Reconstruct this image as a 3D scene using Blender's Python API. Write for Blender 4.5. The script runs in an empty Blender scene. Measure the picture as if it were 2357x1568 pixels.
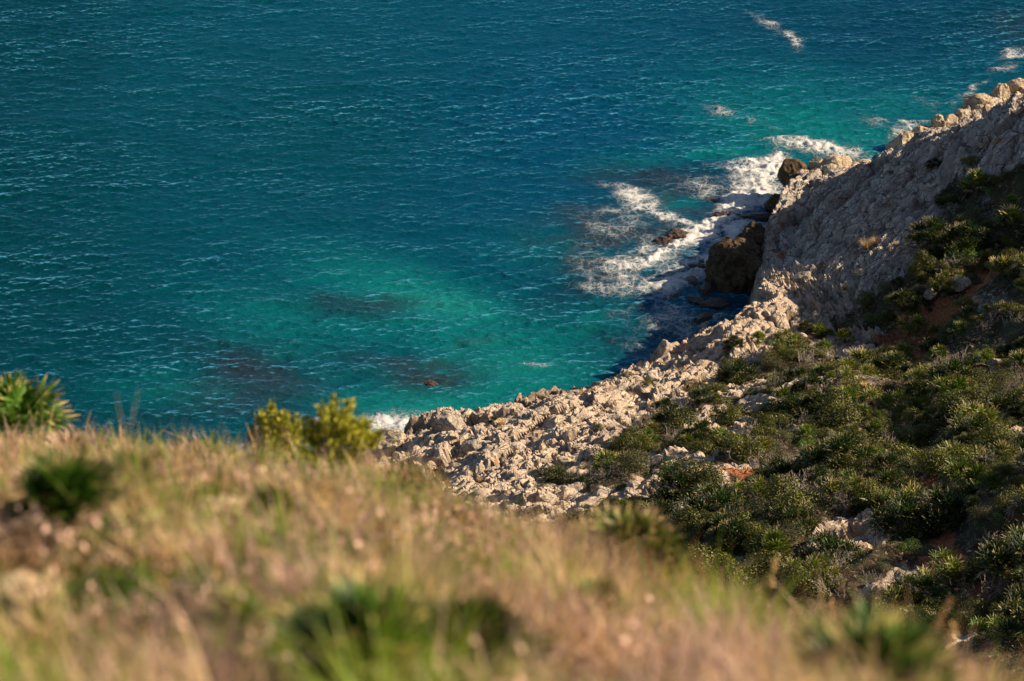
import bpy, math, random
import numpy as np
from mathutils import Vector, Matrix

R = math.radians
random.seed(7)
rng = np.random.default_rng(7)
sc = bpy.context.scene
col = sc.collection

# ------------------------------------------------------------------ camera, sky, sun, exposure
H = 75.0                      # camera height above the sea
PITCH = R(27.0)
HFOV = R(24.0)
cam = bpy.data.objects.new('camera', bpy.data.cameras.new('camera'))
col.objects.link(cam)
cam.location = (0, 0, H)
cam.rotation_euler = (R(90) - PITCH, 0, 0)
cam.data.sensor_width = 36.0
cam.data.lens = 18.0 / math.tan(HFOV / 2)
cam.data.clip_start = 0.2
cam.data.clip_end = 20000
cam.data.dof.use_dof = True
cam.data.dof.focus_distance = 122.0
cam.data.dof.aperture_fstop = 1.9
cam.data.dof.aperture_blades = 0
sc.camera = cam

SUN_EL, SUN_AZ = R(28.5), R(7.0)          # azimuth measured from +X towards +Y
sund = Vector((math.cos(SUN_EL) * math.cos(SUN_AZ), math.cos(SUN_EL) * math.sin(SUN_AZ), math.sin(SUN_EL)))
w = bpy.data.worlds.new('World'); sc.world = w; w.use_nodes = True
nt = w.node_tree
bg = nt.nodes['Background']
sky = nt.nodes.new('ShaderNodeTexSky'); sky.sky_type = 'NISHITA'; sky.sun_disc = False
sky.sun_elevation = SUN_EL
sky.sun_rotation = R(90) - SUN_AZ         # rotation 0 is +Y, clockwise
sky.ozone_density = 2.0
nt.links.new(sky.outputs[0], bg.inputs[0]); bg.inputs[1].default_value = 0.05
sl = bpy.data.lights.new('sun', 'SUN'); sl.energy = 5.0; sl.angle = R(0.55); sl.color = (1.0, 0.80, 0.56)
so = bpy.data.objects.new('sun', sl); col.objects.link(so)
so.rotation_euler = sund.to_track_quat('Z', 'Y').to_euler(); so.location = (60, 0, 120)
sc.view_settings.view_transform = 'Standard'; sc.view_settings.look = 'None'
sc.view_settings.exposure = 1.0; sc.view_settings.gamma = 1.0
sc.cycles.use_denoising = True
sc.cycles.max_bounces = 6; sc.cycles.transparent_max_bounces = 8
sc.cycles.sample_clamp_indirect = 4.0

# ------------------------------------------------------------------ projection helpers (a 2357 x 1568 copy of the photograph)
W0, H0 = 2357.0, 1568.0
FP = W0 / 2 / math.tan(HFOV / 2)
cp, sp = math.cos(PITCH), math.sin(PITCH)
def ray(px, py):
    a = (np.asarray(px, float) - W0 / 2) / FP; b = -(np.asarray(py, float) - H0 / 2) / FP
    return a, cp + b * sp, -sp + b * cp
def at_z(px, py, z=0.0):
    a, b, c = ray(px, py); t = (z - H) / c
    return a * t, b * t
def project(x, y, z):
    dz = z - H
    f = y * cp - dz * sp; u = y * sp + dz * cp
    f = np.maximum(f, 0.1)
    return W0 / 2 + FP * x / f, H0 / 2 - FP * u / f
def sstep(a, b, x):
    t = np.clip((x - a) / (b - a), 0, 1); return t * t * (3 - 2 * t)

# ------------------------------------------------------------------ noise
def hsh(ix, iy, iz, k=0):
    h = (ix * 374761393 + iy * 668265263 + iz * 2147483647 + k * 1274126177) & 0xFFFFFFFF
    h = ((h ^ (h >> 13)) * 1274126177) & 0xFFFFFFFF
    h = ((h ^ (h >> 16)) * 2246822519) & 0xFFFFFFFF
    return ((h ^ (h >> 15)) & 0xFFFFFF) / float(0x1000000)
def vnoise(x, y, z=0.0, k=0):
    x = np.asarray(x, float); y = np.asarray(y, float); z = np.asarray(z, float) + np.zeros_like(x)
    ix = np.floor(x).astype(np.int64); iy = np.floor(y).astype(np.int64); iz = np.floor(z).astype(np.int64)
    fx = x - ix; fy = y - iy; fz = z - iz
    def grad(a, b, c):
        h = hsh(ix + a, iy + b, iz + c, k) * 2 * np.pi
        g = hsh(ix + a, iy + b, iz + c, k + 11) * 2 - 1
        s = np.sqrt(1 - g * g)
        return np.cos(h) * s * (fx - a) + np.sin(h) * s * (fy - b) + g * (fz - c)
    q = lambda t: t * t * t * (t * (t * 6 - 15) + 10)
    u, v, w_ = q(fx), q(fy), q(fz)
    L = lambda a, b, t: a + (b - a) * t
    if np.all(fz == 0):
        return 1.5 * L(L(grad(0,0,0), grad(1,0,0), u), L(grad(0,1,0), grad(1,1,0), u), v)
    return 1.5 * L(L(L(grad(0,0,0), grad(1,0,0), u), L(grad(0,1,0), grad(1,1,0), u), v),
                   L(L(grad(0,0,1), grad(1,0,1), u), L(grad(0,1,1), grad(1,1,1), u), v), w_)
def fbm(x, y, z=0.0, o=4, k=0, g=0.5):
    s = 0; a = 1.0
    for i in range(o):
        s = s + a * vnoise(x * 2**i + 17.3 * i, y * 2**i - 9.1 * i, np.asarray(z) * 2**i, k + i); a *= g
    return s
def cells(x, y, k=0):
    """facetted blocks: returns height of a random tilted plane per cell, edge distance, cell random"""
    ix = np.floor(x).astype(np.int64); iy = np.floor(y).astype(np.int64)
    f1 = np.full(x.shape, 9.0); f2 = np.full(x.shape, 9.0)
    pl = np.zeros(x.shape); rr = np.zeros(x.shape)
    for a in (-1, 0, 1):
        for b in (-1, 0, 1):
            cx = ix + a; cy = iy + b
            ox = cx + hsh(cx, cy, 0, k); oy = cy + hsh(cx, cy, 1, k)
            dx = x - ox; dy = y - oy
            d = np.sqrt(dx * dx + dy * dy)
            r = hsh(cx, cy, 2, k)
            p = dx * (hsh(cx, cy, 3, k) - .5) * 1.6 + dy * (hsh(cx, cy, 4, k) - .5) * 1.6 + r - .5
            m = d < f1
            f2 = np.where(m, f1, np.minimum(f2, d))
            pl = np.where(m, p, pl); rr = np.where(m, r, rr)
            f1 = np.where(m, d, f1)
    return pl, f2 - f1, rr

# ------------------------------------------------------------------ mesh helpers
def mesh_np(name, co, faces, mat, smooth=True, attrs=None, parent=None, loop_tot=None):
    """co (n,3); faces (m,k) int array"""
    me = bpy.data.meshes.new(name)
    co = np.asarray(co, np.float32); faces = np.asarray(faces, np.int32)
    m, k = faces.shape
    me.vertices.add(len(co)); me.vertices.foreach_set('co', co.ravel())
    me.loops.add(m * k); me.loops.foreach_set('vertex_index', faces.ravel())
    me.polygons.add(m)
    me.polygons.foreach_set('loop_start', np.arange(0, m * k, k, dtype=np.int32))
    me.polygons.foreach_set('loop_total', np.full(m, k, np.int32))
    me.polygons.foreach_set('use_smooth', np.full(m, smooth, bool))
    me.update(calc_edges=True)
    for n, v in (attrs or {}).items():
        v = np.asarray(v, np.float32)
        if v.ndim == 1:
            at = me.attributes.new(n, 'FLOAT', 'POINT'); at.data.foreach_set('value', v)
        else:
            at = me.attributes.new(n, 'FLOAT_COLOR', 'POINT')
            if v.shape[1] == 3: v = np.concatenate([v, np.ones((len(v), 1), np.float32)], 1)
            at.data.foreach_set('color', v.ravel())
    if mat: me.materials.append(mat)
    o = bpy.data.objects.new(name, me); col.objects.link(o)
    if parent: o.parent = parent
    return o
def grid_faces(nx, ny):
    i = np.arange(nx * ny).reshape(ny, nx)
    return np.stack([i[:-1, :-1], i[:-1, 1:], i[1:, 1:], i[1:, :-1]], -1).reshape(-1, 4)
def axis(lo, hi, step, far_lo, far_hi, grow=1.25):
    a = list(np.arange(lo, hi, step)); s = step
    v = a[-1]
    while v < far_hi: s *= grow; v += s; a.append(v)
    s = step; v = a[0]; b = []
    while v > far_lo: s *= grow; v -= s; b.append(v)
    return np.array(b[::-1] + a)
def prune(co, faces, keepface, attrs):
    faces = faces[keepface]
    used = np.zeros(len(co), bool); used[faces.ravel()] = True
    idx = np.cumsum(used) - 1
    return co[used], idx[faces], {k: v[used] for k, v in attrs.items()}
def tag(o, label=None, cat=None, group=None, kind=None):
    if label: o['label'] = label
    if cat: o['category'] = cat
    if group: o['group'] = group
    if kind: o['kind'] = kind
    return o
def empty(name, loc, rz=0, tilt=None, s=1.0):
    o = bpy.data.objects.new(name, None); col.objects.link(o)
    o.location = loc; o.rotation_euler = (tilt[0] if tilt else 0, tilt[1] if tilt else 0, rz); o.scale = (s, s, s)
    o.empty_display_size = 0.2
    return o

# ------------------------------------------------------------------ node helpers
class NT:
    def __init__(s, name):
        s.m = bpy.data.materials.new(name); s.m.use_nodes = True; s.t = s.m.node_tree
        s.t.nodes.clear(); s.out = s.n('ShaderNodeOutputMaterial')
    def n(s, ty, **kw):
        nd = s.t.nodes.new(ty)
        for k, v in kw.items(): setattr(nd, k, v)
        return nd
    def l(s, a, b): s.t.links.new(a, b)
    def attr(s, n, col_=False):
        a = s.n('ShaderNodeAttribute'); a.attribute_name = n
        return a.outputs['Color'] if col_ else a.outputs['Fac']
    def set(s, sock, v):
        if isinstance(v, bpy.types.NodeSocket): s.l(v, sock)
        elif isinstance(v, (tuple, list)) and len(v) == 3 and sock.type == 'RGBA': sock.default_value = (*v, 1)
        else: sock.default_value = v
    def math(s, op, a, b=0.0, c=0.0, clamp=False):
        nd = s.n('ShaderNodeMath', operation=op); nd.use_clamp = clamp
        s.set(nd.inputs[0], a); s.set(nd.inputs[1], b); s.set(nd.inputs[2], c); return nd.outputs[0]
    def mix(s, f, a, b, mode='MIX'):
        nd = s.n('ShaderNodeMix', data_type='RGBA', blend_type=mode)
        s.set(nd.inputs[0], f); s.set(nd.inputs[6], a); s.set(nd.inputs[7], b); return nd.outputs[2]
    def ss(s, v, a, b, lo=0.0, hi=1.0):
        nd = s.n('ShaderNodeMapRange', interpolation_type='SMOOTHSTEP')
        s.set(nd.inputs[0], v); s.set(nd.inputs[1], a); s.set(nd.inputs[2], b); s.set(nd.inputs[3], lo); s.set(nd.inputs[4], hi)
        return nd.outputs[0]
    def pos(s):
        return s.n('ShaderNodeNewGeometry').outputs['Position']
    def obj(s):
        return s.n('ShaderNodeTexCoord').outputs['Object']
    def map(s, v, sc_=(1,1,1), rot=(0,0,0), loc=(0,0,0)):
        nd = s.n('ShaderNodeMapping'); s.l(v, nd.inputs[0]); nd.inputs[1].default_value = loc
        nd.inputs[2].default_value = rot; nd.inputs[3].default_value = sc_; return nd.outputs[0]
    def noise(s, v, scale, det=4, rough=0.55, dist=0.0, out=0):
        nd = s.n('ShaderNodeTexNoise'); s.l(v, nd.inputs['Vector']); nd.inputs['Scale'].default_value = scale
        nd.inputs['Detail'].default_value = det; nd.inputs['Roughness'].default_value = rough
        nd.inputs['Distortion'].default_value = dist; return nd.outputs[out]
    def vor(s, v, scale, feat='F1', out=0, rand=1.0):
        nd = s.n('ShaderNodeTexVoronoi', feature=feat); s.l(v, nd.inputs['Vector']); nd.inputs['Scale'].default_value = scale
        nd.inputs['Randomness'].default_value = rand; return nd.outputs[out]
    def bump(s, h, dist, strength=1.0, normal=None):
        nd = s.n('ShaderNodeBump'); s.l(h, nd.inputs['Height']); nd.inputs['Distance'].default_value = dist
        nd.inputs['Strength'].default_value = strength
        if normal: s.l(normal, nd.inputs['Normal'])
        return nd.outputs[0]
    def pbr(s, c, rough=0.8, spec=0.3, normal=None, **kw):
        p = s.n('ShaderNodeBsdfPrincipled'); s.set(p.inputs['Base Color'], c); s.set(p.inputs['Roughness'], rough)
        s.set(p.inputs['Specular IOR Level'], spec)
        if normal: s.l(normal, p.inputs['Normal'])
        for k, v in kw.items(): s.set(p.inputs[k], v)
        return p.outputs[0]
    def done(s, sh): s.l(sh, s.out.inputs[0]); return s.m

# ================================================================== FAR COAST: plan of the shore edge
EDGE = [(100,1330,2),(420,1200,2),(700,1085,2),(860,1022,1.6),(925,990,2),(985,968,2),(1130,925,2.2),(1250,895,1.8),(1345,890,1.8),(1440,852,3.2),(1530,797,4.2),
        (1620,752,4.8),(1700,722,5.4),(1752,668,5),(1758,615,2.4),(1766,560,2.2),(1780,510,2.4),(1800,462,3),(1812,425,3),(1860,402,2.6),
        (1900,385,2.4),(2000,382,2.4),(2052,368,2.4),(2068,338,3.2),(2110,308,3),(2200,266,3),(2230,244,3),(2357,198,3),(2520,135,4),(2800,40,5),(3300,-120,6)]
E = np.array([(*at_z(a, b, c), c) for a, b, c in EDGE])
# run the shore on a long way past the frame on both sides
E = np.vstack([[E[0] + (E[0] - E[3]) * 3], E, [E[-1] + (E[-1] - E[-6]) * 4]])
E[0, 2] = 3; E[-1, 2] = 6
def shore(x, y):
    """signed distance to the shore edge (+ inland), edge height, and arclength parameter"""
    sh = x.shape; x = x.ravel(); y = y.ravel()
    best = np.full(x.shape, 1e9); eh = np.zeros_like(x); sg = np.ones_like(x); par = np.zeros_like(x); acc = 0
    for i in range(len(E) - 1):
        ax, ay, az = E[i]; bx, by, bz = E[i + 1]
        dx, dy = bx - ax, by - ay; L2 = dx * dx + dy * dy
        t = np.clip(((x - ax) * dx + (y - ay) * dy) / L2, 0, 1)
        qx = ax + t * dx; qy = ay + t * dy
        d = np.hypot(x - qx, y - qy); m = d < best - 1e-9
        cr = (x - ax) * dy - (y - ay) * dx          # >0 : right of travel = inland
        best = np.where(m, d, best); eh = np.where(m, az + (bz - az) * t, eh)
        sg = np.where(m, np.sign(cr), sg); par = np.where(m, i + t, par)
    return (best * sg).reshape(sh), eh.reshape(sh), par.reshape(sh)

XB_Y = [0, 350, 400, 440, 520, 600, 650, 690, 740, 780, 830, 880, 930, 960, 1030, 1110, 1210, 1400, 1600]
XB_X = [3300, 2390, 2260, 2190, 2150, 2110, 2070, 2010, 1880, 1800, 1710, 1640, 1540, 1490, 1370, 1310, 1215, 1100, 1000]
PATH = [(2420,520),(2300,598),(2240,640),(2175,700),(2120,760),(2095,820),(2085,900),(2095,985),(2130,1080),(2150,1180),(2165,1260),(2230,1330),(2290,1400)]

# smooth fields inland: edge height as an inverse-distance mean over the edge, on a coarse grid
_q = []
for i in range(len(E) - 1):
    nn_ = max(1, int(np.hypot(*(E[i+1,:2] - E[i,:2])) / 2.5)); nn_ = min(nn_, 40)
    for k in range(nn_): _q.append(E[i] + (E[i+1] - E[i]) * (k + .5) / nn_)
_q = np.array(_q)
_gx = np.arange(-170, 430, 2.0); _gy = np.arange(10, 710, 2.0)
_GX, _GY = np.meshgrid(_gx, _gy)
_num = np.zeros_like(_GX); _den = np.zeros_like(_GX)
for qx, qy, qz in _q:
    w_ = 1.0 / ((_GX - qx) ** 2 + (_GY - qy) ** 2 + 1.5) ** 1.7
    _num += w_ * qz; _den += w_
_EH = _num / _den
def samp(F, x, y):
    u = np.clip((x - _gx[0]) / 2.0, 0, len(_gx) - 1.001); v = np.clip((y - _gy[0]) / 2.0, 0, len(_gy) - 1.001)
    i = u.astype(int); j = v.astype(int); a = u - i; b = v - j
    return (F[j, i] * (1-a) + F[j, i+1] * a) * (1-b) + (F[j+1, i] * (1-a) + F[j+1, i+1] * a) * b
CR0 = np.array(at_z(1756, 640, 5)); CR1 = np.array(at_z(2110, 545, 16))
_cd = (CR1 - CR0) / np.hypot(*(CR1 - CR0)); _cn = np.array([-_cd[1], _cd[0]])       # normal pointing away, to the far side
CW = 4.0
def base_z(x, y):
    x = np.asarray(x, float); y = np.asarray(y, float)
    d, e0, s = shore(x, y)
    e = samp(_EH, x, y)
    e = e0 + (e - e0) * sstep(.5, 5, np.abs(d))
    dl = np.maximum(d, 0)
    far = (x - CR0[0]) * _cn[0] + (y - CR0[1]) * _cn[1]
    c = sstep(0.0, CW, far)
    gn = .25 * np.minimum(dl, 12) + .41 * np.maximum(dl - 12, 0)
    ei = e + (4.2 - e) * sstep(2, 11, d)
    bw_ = 1.6 + 1.8 * sstep(12, 25, far)
    top = ei + gn + .3 + 1.5 * sstep(1, 9, far) + 3.0 * sstep(9, 24, far)
    st_ = e + .08 * np.minimum(dl, bw_) + .76 * np.maximum(dl - bw_, 0) - .3 * sstep(0, 6, dl)
    k_ = np.clip(.5 + .5 * (top - st_) / .9, 0, 1)
    gf = top + (st_ - top) * k_ - .9 * k_ * (1 - k_)
    z = (ei + gn) * (1 - c) + gf * c
    z = z + .9 * fbm(x * .045, y * .045, 0, 2, 3) * sstep(4, 20, d)
    z = np.where(z > 70, 70 + (z - 70) * .3, z)
    z = np.where(d < 0, e + np.maximum(d * 3.2, -9), z)
    return z, d, c

def coast_attrs(x, y, z):
    px, py = project(x, y, z)
    xb = np.interp(py, XB_Y, XB_X)
    n = fbm(x * .35, y * .35, 0, 4, 21)
    veg = sstep(-45, 45, px - xb + 75 * n)
    patch = sstep(.05, .40, fbm(x * .22 + 30, y * .22, 0, 3, 23)) * sstep(620, 60, px - xb) * sstep(600, 740, py)
    patch2 = sstep(.30, .55, fbm(x * .17 - 11, y * .17, 0, 3, 24)) * .8 * sstep(700, 900, py)
    veg = veg * (1 - np.maximum(patch, patch2))
    return px, py, veg

# path in world coordinates (marched on to the slope)
def march(px, py, zf, t0=60, t1=300, n=500):
    a, b, c = ray(px, py); t = np.linspace(t0, t1, n)
    xs = a * t; ys = b * t; zs = H + c * t
    g = zf(xs, ys)[0] if isinstance(zf(xs[:1], ys[:1]), tuple) else zf(xs, ys)
    k = np.argmax(zs < g)
    if not (zs < g).any(): return None
    k = max(k, 1); f = (zs[k-1] - g[k-1]) / ((zs[k-1] - g[k-1]) - (zs[k] - g[k]) + 1e-9)
    tt = t[k-1] + f * (t[k] - t[k-1])
    return a * tt, b * tt, H + c * tt
PW = np.array([march(a, b, base_z)[:2] for a, b in PATH])
def polydist(x, y, P):
    best = np.full(x.shape, 1e9)
    for i in range(len(P) - 1):
        ax, ay = P[i]; dx, dy = P[i+1] - P[i]
        t = np.clip(((x - ax) * dx + (y - ay) * dy) / (dx * dx + dy * dy), 0, 1)
        best = np.minimum(best, np.hypot(x - ax - t * dx, y - ay - t * dy))
    return best

RED = [(*march(a, b, base_z)[:2], c_ * 1.3, d_ * 1.3) for a, b, c_, d_ in [(2120,735,1.6,1.1),(2175,700,1.3,1.1),(2060,770,1.0,.9),(2300,602,1.2,1.1),(2240,650,1.0,1.0),(2092,915,.9,1.1),(2095,850,.8,1.0),(2165,1265,.9,1.1),(1880,1120,1.3,.9),(1560,1200,.7,.7),(1700,1085,.8,.8)]]
def coast_surface(x, y):
    """full-detail displaced coast: returns x,y,z and attributes"""
    z, d, s = base_z(x, y)
    px, py, veg = coast_attrs(x, y, z)
    rock = 1 - veg
    # coordinates along the strata (strike runs up the slope)
    ang = R(47); ca, sa = math.cos(ang), math.sin(ang)
    u = x * ca + y * sa; v = -x * sa + y * ca
    wx = u + .9 * fbm(u * .5, v * .5, 0, 3, 5); wy = v + .6 * fbm(u * .5 + 9, v * .5, 0, 3, 6)
    slab = s * 1.0                       # long smooth slabs beyond the cove
    st = 1 + 1.2 * slab
    p1, e1, r1 = cells(wx / (3.4 * st), wy / 2.5, 1)
    p2, e2, r2 = cells(wx / (1.25 * st), wy / .95, 2)
    p3, e3, r3 = cells(wx / (.55 * st) , wy / .42, 3)
    big = 1.05 * p1 - .55 * np.exp(-(e1 / .10) ** 2)
    mid = .52 * p2 - .30 * np.exp(-(e2 / .12) ** 2)
    fin = .24 * p3 - .12 * np.exp(-(e3 / .16) ** 2)
    amp = .55 + .45 * sstep(-.4, .5, vnoise(x * .16, y * .16, 0, 31))
    low = fbm(x * .12, y * .12, 0, 3, 8)
    h = rock * (big * .55 * (1 - .2 * slab) + mid * amp * .60 * (1 - .25 * slab) + fin * amp * .42 * (1 - .4 * slab))
    led = vnoise(u * .22, v * .9, 0, 91) * 2.6 + v * .55
    saw = led - np.floor(led); h = h + rock * .42 * (sstep(0, .8, saw) - sstep(.8, 1, saw)) * (.4 + .6 * slab)
    h = h + rock * (.20 * fbm(u * 1.1, v * 2.2, 0, 4, 9) + .35 * low)
    h = h + veg * (.55 * low + .25 * fbm(x * .6, y * .6, 0, 3, 12) + .35 * np.clip(p1, -.2, 1) * sstep(.25, .6, vnoise(x*.2, y*.2, 0, 44)))
    # diagonal ribs and troughs on the bushy slope
    h = h + veg * .5 * vnoise(u * .07, v * .28, 0, 55)
    h = h * sstep(-3.5, .3, d)
    h = h + (1 - sstep(-1.2, .2, d)) * (.8 * p1 + .5 * p2 + .2 * p3)
    pd = polydist(x, y, PW)
    pathm = np.exp(-(pd / 1.0) ** 2)
    h = h * (1 - .7 * pathm) - .75 * np.exp(-(pd / 1.5) ** 2) * sstep(60, 75, y)
    redb = np.zeros_like(x)
    for (rx_, ry_, rr_, ra_) in RED: redb = np.maximum(redb, ra_ * np.exp(-((x - rx_) ** 2 + (y - ry_) ** 2) / rr_ ** 2) * (1 + .9 * fbm(x * .9, y * .9, 0, 3, 64)))
    crev = rock * (np.exp(-(e1 / .05) ** 2) * .8 + np.exp(-(e2 / .07) ** 2) * .6)
    ny, nx_ = h * .42, -h * .34                        # push partly along the outward normal (towards the sea)
    redd = np.clip(np.exp(-(pd / (.55 + .5 * vnoise(y * .22, x * .1, 0, 61))) ** 2) * 1.2 * sstep(-.35, .15, vnoise(y * .16, x * .16, 0, 62) + .25), 0, 1)
    return x - h * .34 * sstep(-1, 1, d), y + h * .30 * sstep(-1, 1, d), z + h, dict(
        veg=veg, path=np.clip(np.maximum(redd, redb), 0, 1), wet=1 - sstep(.6, 2.6, z + h + .5 * low), crev=np.clip(crev, 0, 1),
        rnd=np.clip(.5 + .5 * (r2 - .5) + .3 * (r1 - .5) , 0, 1), slab=slab), d

xs = axis(-22, 60, .13, -160, 420)
ys = axis(52, 222, .13, 20, 700)
X, Y = np.meshgrid(xs, ys)
CX, CY, CZ, AT, D = coast_surface(X, Y)
# surface look-up for placing plants
def gz(x, y):
    """height of the finished coast at plan position (nearest grid sample)"""
    i = np.clip(np.searchsorted(xs, x), 0, len(xs) - 1); j = np.clip(np.searchsorted(ys, y), 0, len(ys) - 1)
    return CZ[j, i]
fc = grid_faces(len(xs), len(ys))
co = np.stack([CX.ravel(), CY.ravel(), CZ.ravel()], 1)
keepv = (D.ravel() > -3.2)
# nothing of the coast is needed under the near hill
keepf = keepv[fc].all(1)
co2, fc2, at2 = prune(co, fc, keepf, {k: v.ravel() for k, v in AT.items()})

t = NT('limestone_and_soil')
P = t.pos()
n1 = t.noise(P, .9, 6, .6); n2 = t.noise(P, 5.0, 6, .65); n3 = t.noise(P, 22.0, 4, .6); n4 = t.noise(t.map(P, (1,1,1), (0,0,0), (31,7,3)), .35, 3)
rk = t.mix(t.ss(n1, .35, .65), (.46, .36, .275), (.68, .54, .41))
rk = t.mix(t.ss(n2, .55, .75), rk, (.70, .59, .475))
rk = t.mix(t.ss(n2, .42, .28), rk, (.24, .18, .13))
rk = t.mix(t.math('MULTIPLY', t.attr('rnd'), .25), rk, (.30, .27, .25))
rk = t.mix(t.math('MULTIPLY', t.attr('slab'), .75), rk, t.mix(t.ss(n1, .42, .60), (.34, .31, .28), (.64, .575, .51)))
wp = t.mix(.35, P, t.noise(P, .8, 3, .6, out=1), 'ADD')
cm = t.map(wp, (1, 1, 1.3), (0, 0, R(-47)))
cm2 = t.map(cm, (.45, 1.25, 1.0))
ck1 = t.vor(cm2, .9, 'DISTANCE_TO_EDGE'); ck2 = t.vor(cm2, 2.7, 'DISTANCE_TO_EDGE')
ck = t.math('MAXIMUM', t.ss(ck1, .05, .0), t.math('MULTIPLY', t.ss(ck2, .06, .0), .7))
ck = t.math('MULTIPLY', ck, t.ss(n1, .38, .58))
rk = t.mix(t.math('MULTIPLY', ck, t.math('ADD', .55, t.math('MULTIPLY', t.attr('slab'), .35))), rk, (.07, .055, .04))
rk = t.mix(t.math('MULTIPLY', t.ss(t.noise(t.map(P, (1,1,1), (0,0,0), (9,2,60)), .8, 5, .65), .58, .66), .7), rk, (.10, .085, .055))
iron = t.math('MULTIPLY', t.ss(t.noise(t.map(P, (1,1,1), (0,0,0), (5,50,9)), .55, 5, .6), .60, .70), .75)
rk = t.mix(iron, rk, (.40, .175, .07))
rk = t.mix(t.math('MULTIPLY', t.attr('crev'), .6), rk, (.10, .075, .05))
rk = t.mix(t.attr('wet'), rk, t.mix(n1, (.05, .032, .02), (.13, .085, .05)))
so_ = t.mix(t.ss(n4, .42, .62), (.026, .019, .010), (.070, .042, .020))
so_ = t.mix(t.ss(n2, .54, .66), so_, (.28, .215, .15))
so_ = t.mix(t.ss(n1, .50, .35), so_, (.035, .045, .014))
vm = t.ss(t.math('ADD', t.attr('veg'), t.math('MULTIPLY', t.math('SUBTRACT', n2, .5), 1.2)), .35, .65)
c = t.mix(vm, rk, so_)
red = t.mix(t.ss(n2, .4, .65), (.27, .085, .032), (.44, .17, .075))
c = t.mix(t.ss(t.math('ADD', t.attr('path'), t.math('MULTIPLY', t.math('SUBTRACT', n2, .5), .8)), .45, .7), c, red)
hh = t.math('SUBTRACT', t.math('ADD', t.math('MULTIPLY', n2, 1.0), t.math('MULTIPLY', n3, .35)), t.math('MULTIPLY', ck, .7))
b = t.bump(hh, .20, .85)
M_coast = t.done(t.pbr(c, t.mix(t.attr('wet'), (.9,.9,.9), (.35,.35,.35)), .25, b))
coast = mesh_np('rocky_coast_ground', co2, fc2, M_coast, smooth=False, attrs=at2)
tag(coast, kind='structure')

# ================================================================== SEA
N, LT = 1024, 102.4
kx = np.fft.fftfreq(N, LT / N) * 2 * np.pi
KX, KY = np.meshgrid(kx, kx); K = np.hypot(KX, KY); K[0, 0] = 1e-6
def spec(wx, wy, kp, kc, spread):
    ca = (KX * wx + KY * wy) / K
    s = np.exp(-1.25 * (kp / K) ** 2) / K ** 4 * np.exp(-(K / kc) ** 2) * (spread + (1 - spread) * ca ** 10)
    s[0, 0] = 0; return np.sqrt(s)
def waves(S, seed, slope):
    r = np.random.default_rng(seed)
    A = S * (r.normal(size=(N, N)) + 1j * r.normal(size=(N, N)))
    h = np.fft.ifft2(A).real
    sx = np.fft.ifft2(1j * KX * A).real; sy = np.fft.ifft2(1j * KY * A).real
    f = slope / math.sqrt((sx ** 2 + sy ** 2).mean())
    dx = np.fft.ifft2(-1j * KX / K * A).real; dy = np.fft.ifft2(-1j * KY / K * A).real
    cv = np.fft.ifft2(K * A).real
    return h * f, dx * f, dy * f, cv * f
def train(*a_):
    return np.array(waves(*a_))
_w = (train(spec(.34, -.94, 2 * np.pi / 2.6, 16, .05), 4, .12) + train(spec(-.20, -.98, 2 * np.pi / 1.5, 20, .04), 5, .12)
      + train(spec(.22, -.975, 2 * np.pi / .9, 26, .05), 6, .11) + train(spec(-.5, -.87, 2 * np.pi / .8, 26, .08), 7, .08))
_w = _w + train(spec(.1, -.995, 2 * np.pi / 5.0, 5, .05), 8, .06)
hw, dxw, dyw, cvw = _w
xs2 = axis(-56, 60, .115, -4000, 4000, 1.3)
ys2 = axis(120, 236, .11, -600, 9000, 1.3)
X, Y = np.meshgrid(xs2, ys2)
def tile(F, x, y):
    u = (x / LT * N) % N; v = (y / LT * N) % N
    i = np.floor(u).astype(int); j = np.floor(v).astype(int); a = u - i; b = v - j
    i %= N; j %= N; i1 = (i + 1) % N; j1 = (j + 1) % N
    return (F[j, i] * (1-a) + F[j, i1] * a) * (1-b) + (F[j1, i] * (1-a) + F[j1, i1] * a) * b
dist = np.maximum(np.maximum(-56 - X, X - 60), np.maximum(120 - Y, Y - 236))
fade = 1 - sstep(0, 8, dist)
def blob(px, py, cx, cy, rx, ry, rot=0):
    a = R(rot); u = (px - cx) * math.cos(a) + (py - cy) * math.sin(a); v = -(px - cx) * math.sin(a) + (py - cy) * math.cos(a)
    return np.exp(-((u / rx) ** 2 + (v / ry) ** 2))
PX, PY = project(X, Y, 0 * X)
nb = fbm(X * .06, Y * .06, 0, 4, 70); nb2 = fbm(X * .25, Y * .25, 0, 4, 71)
wpx = PX + 60 * nb + 22 * nb2; wpy = PY + 34 * fbm(X * .06 + 40, Y * .06, 0, 4, 72) + 12 * nb2
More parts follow.
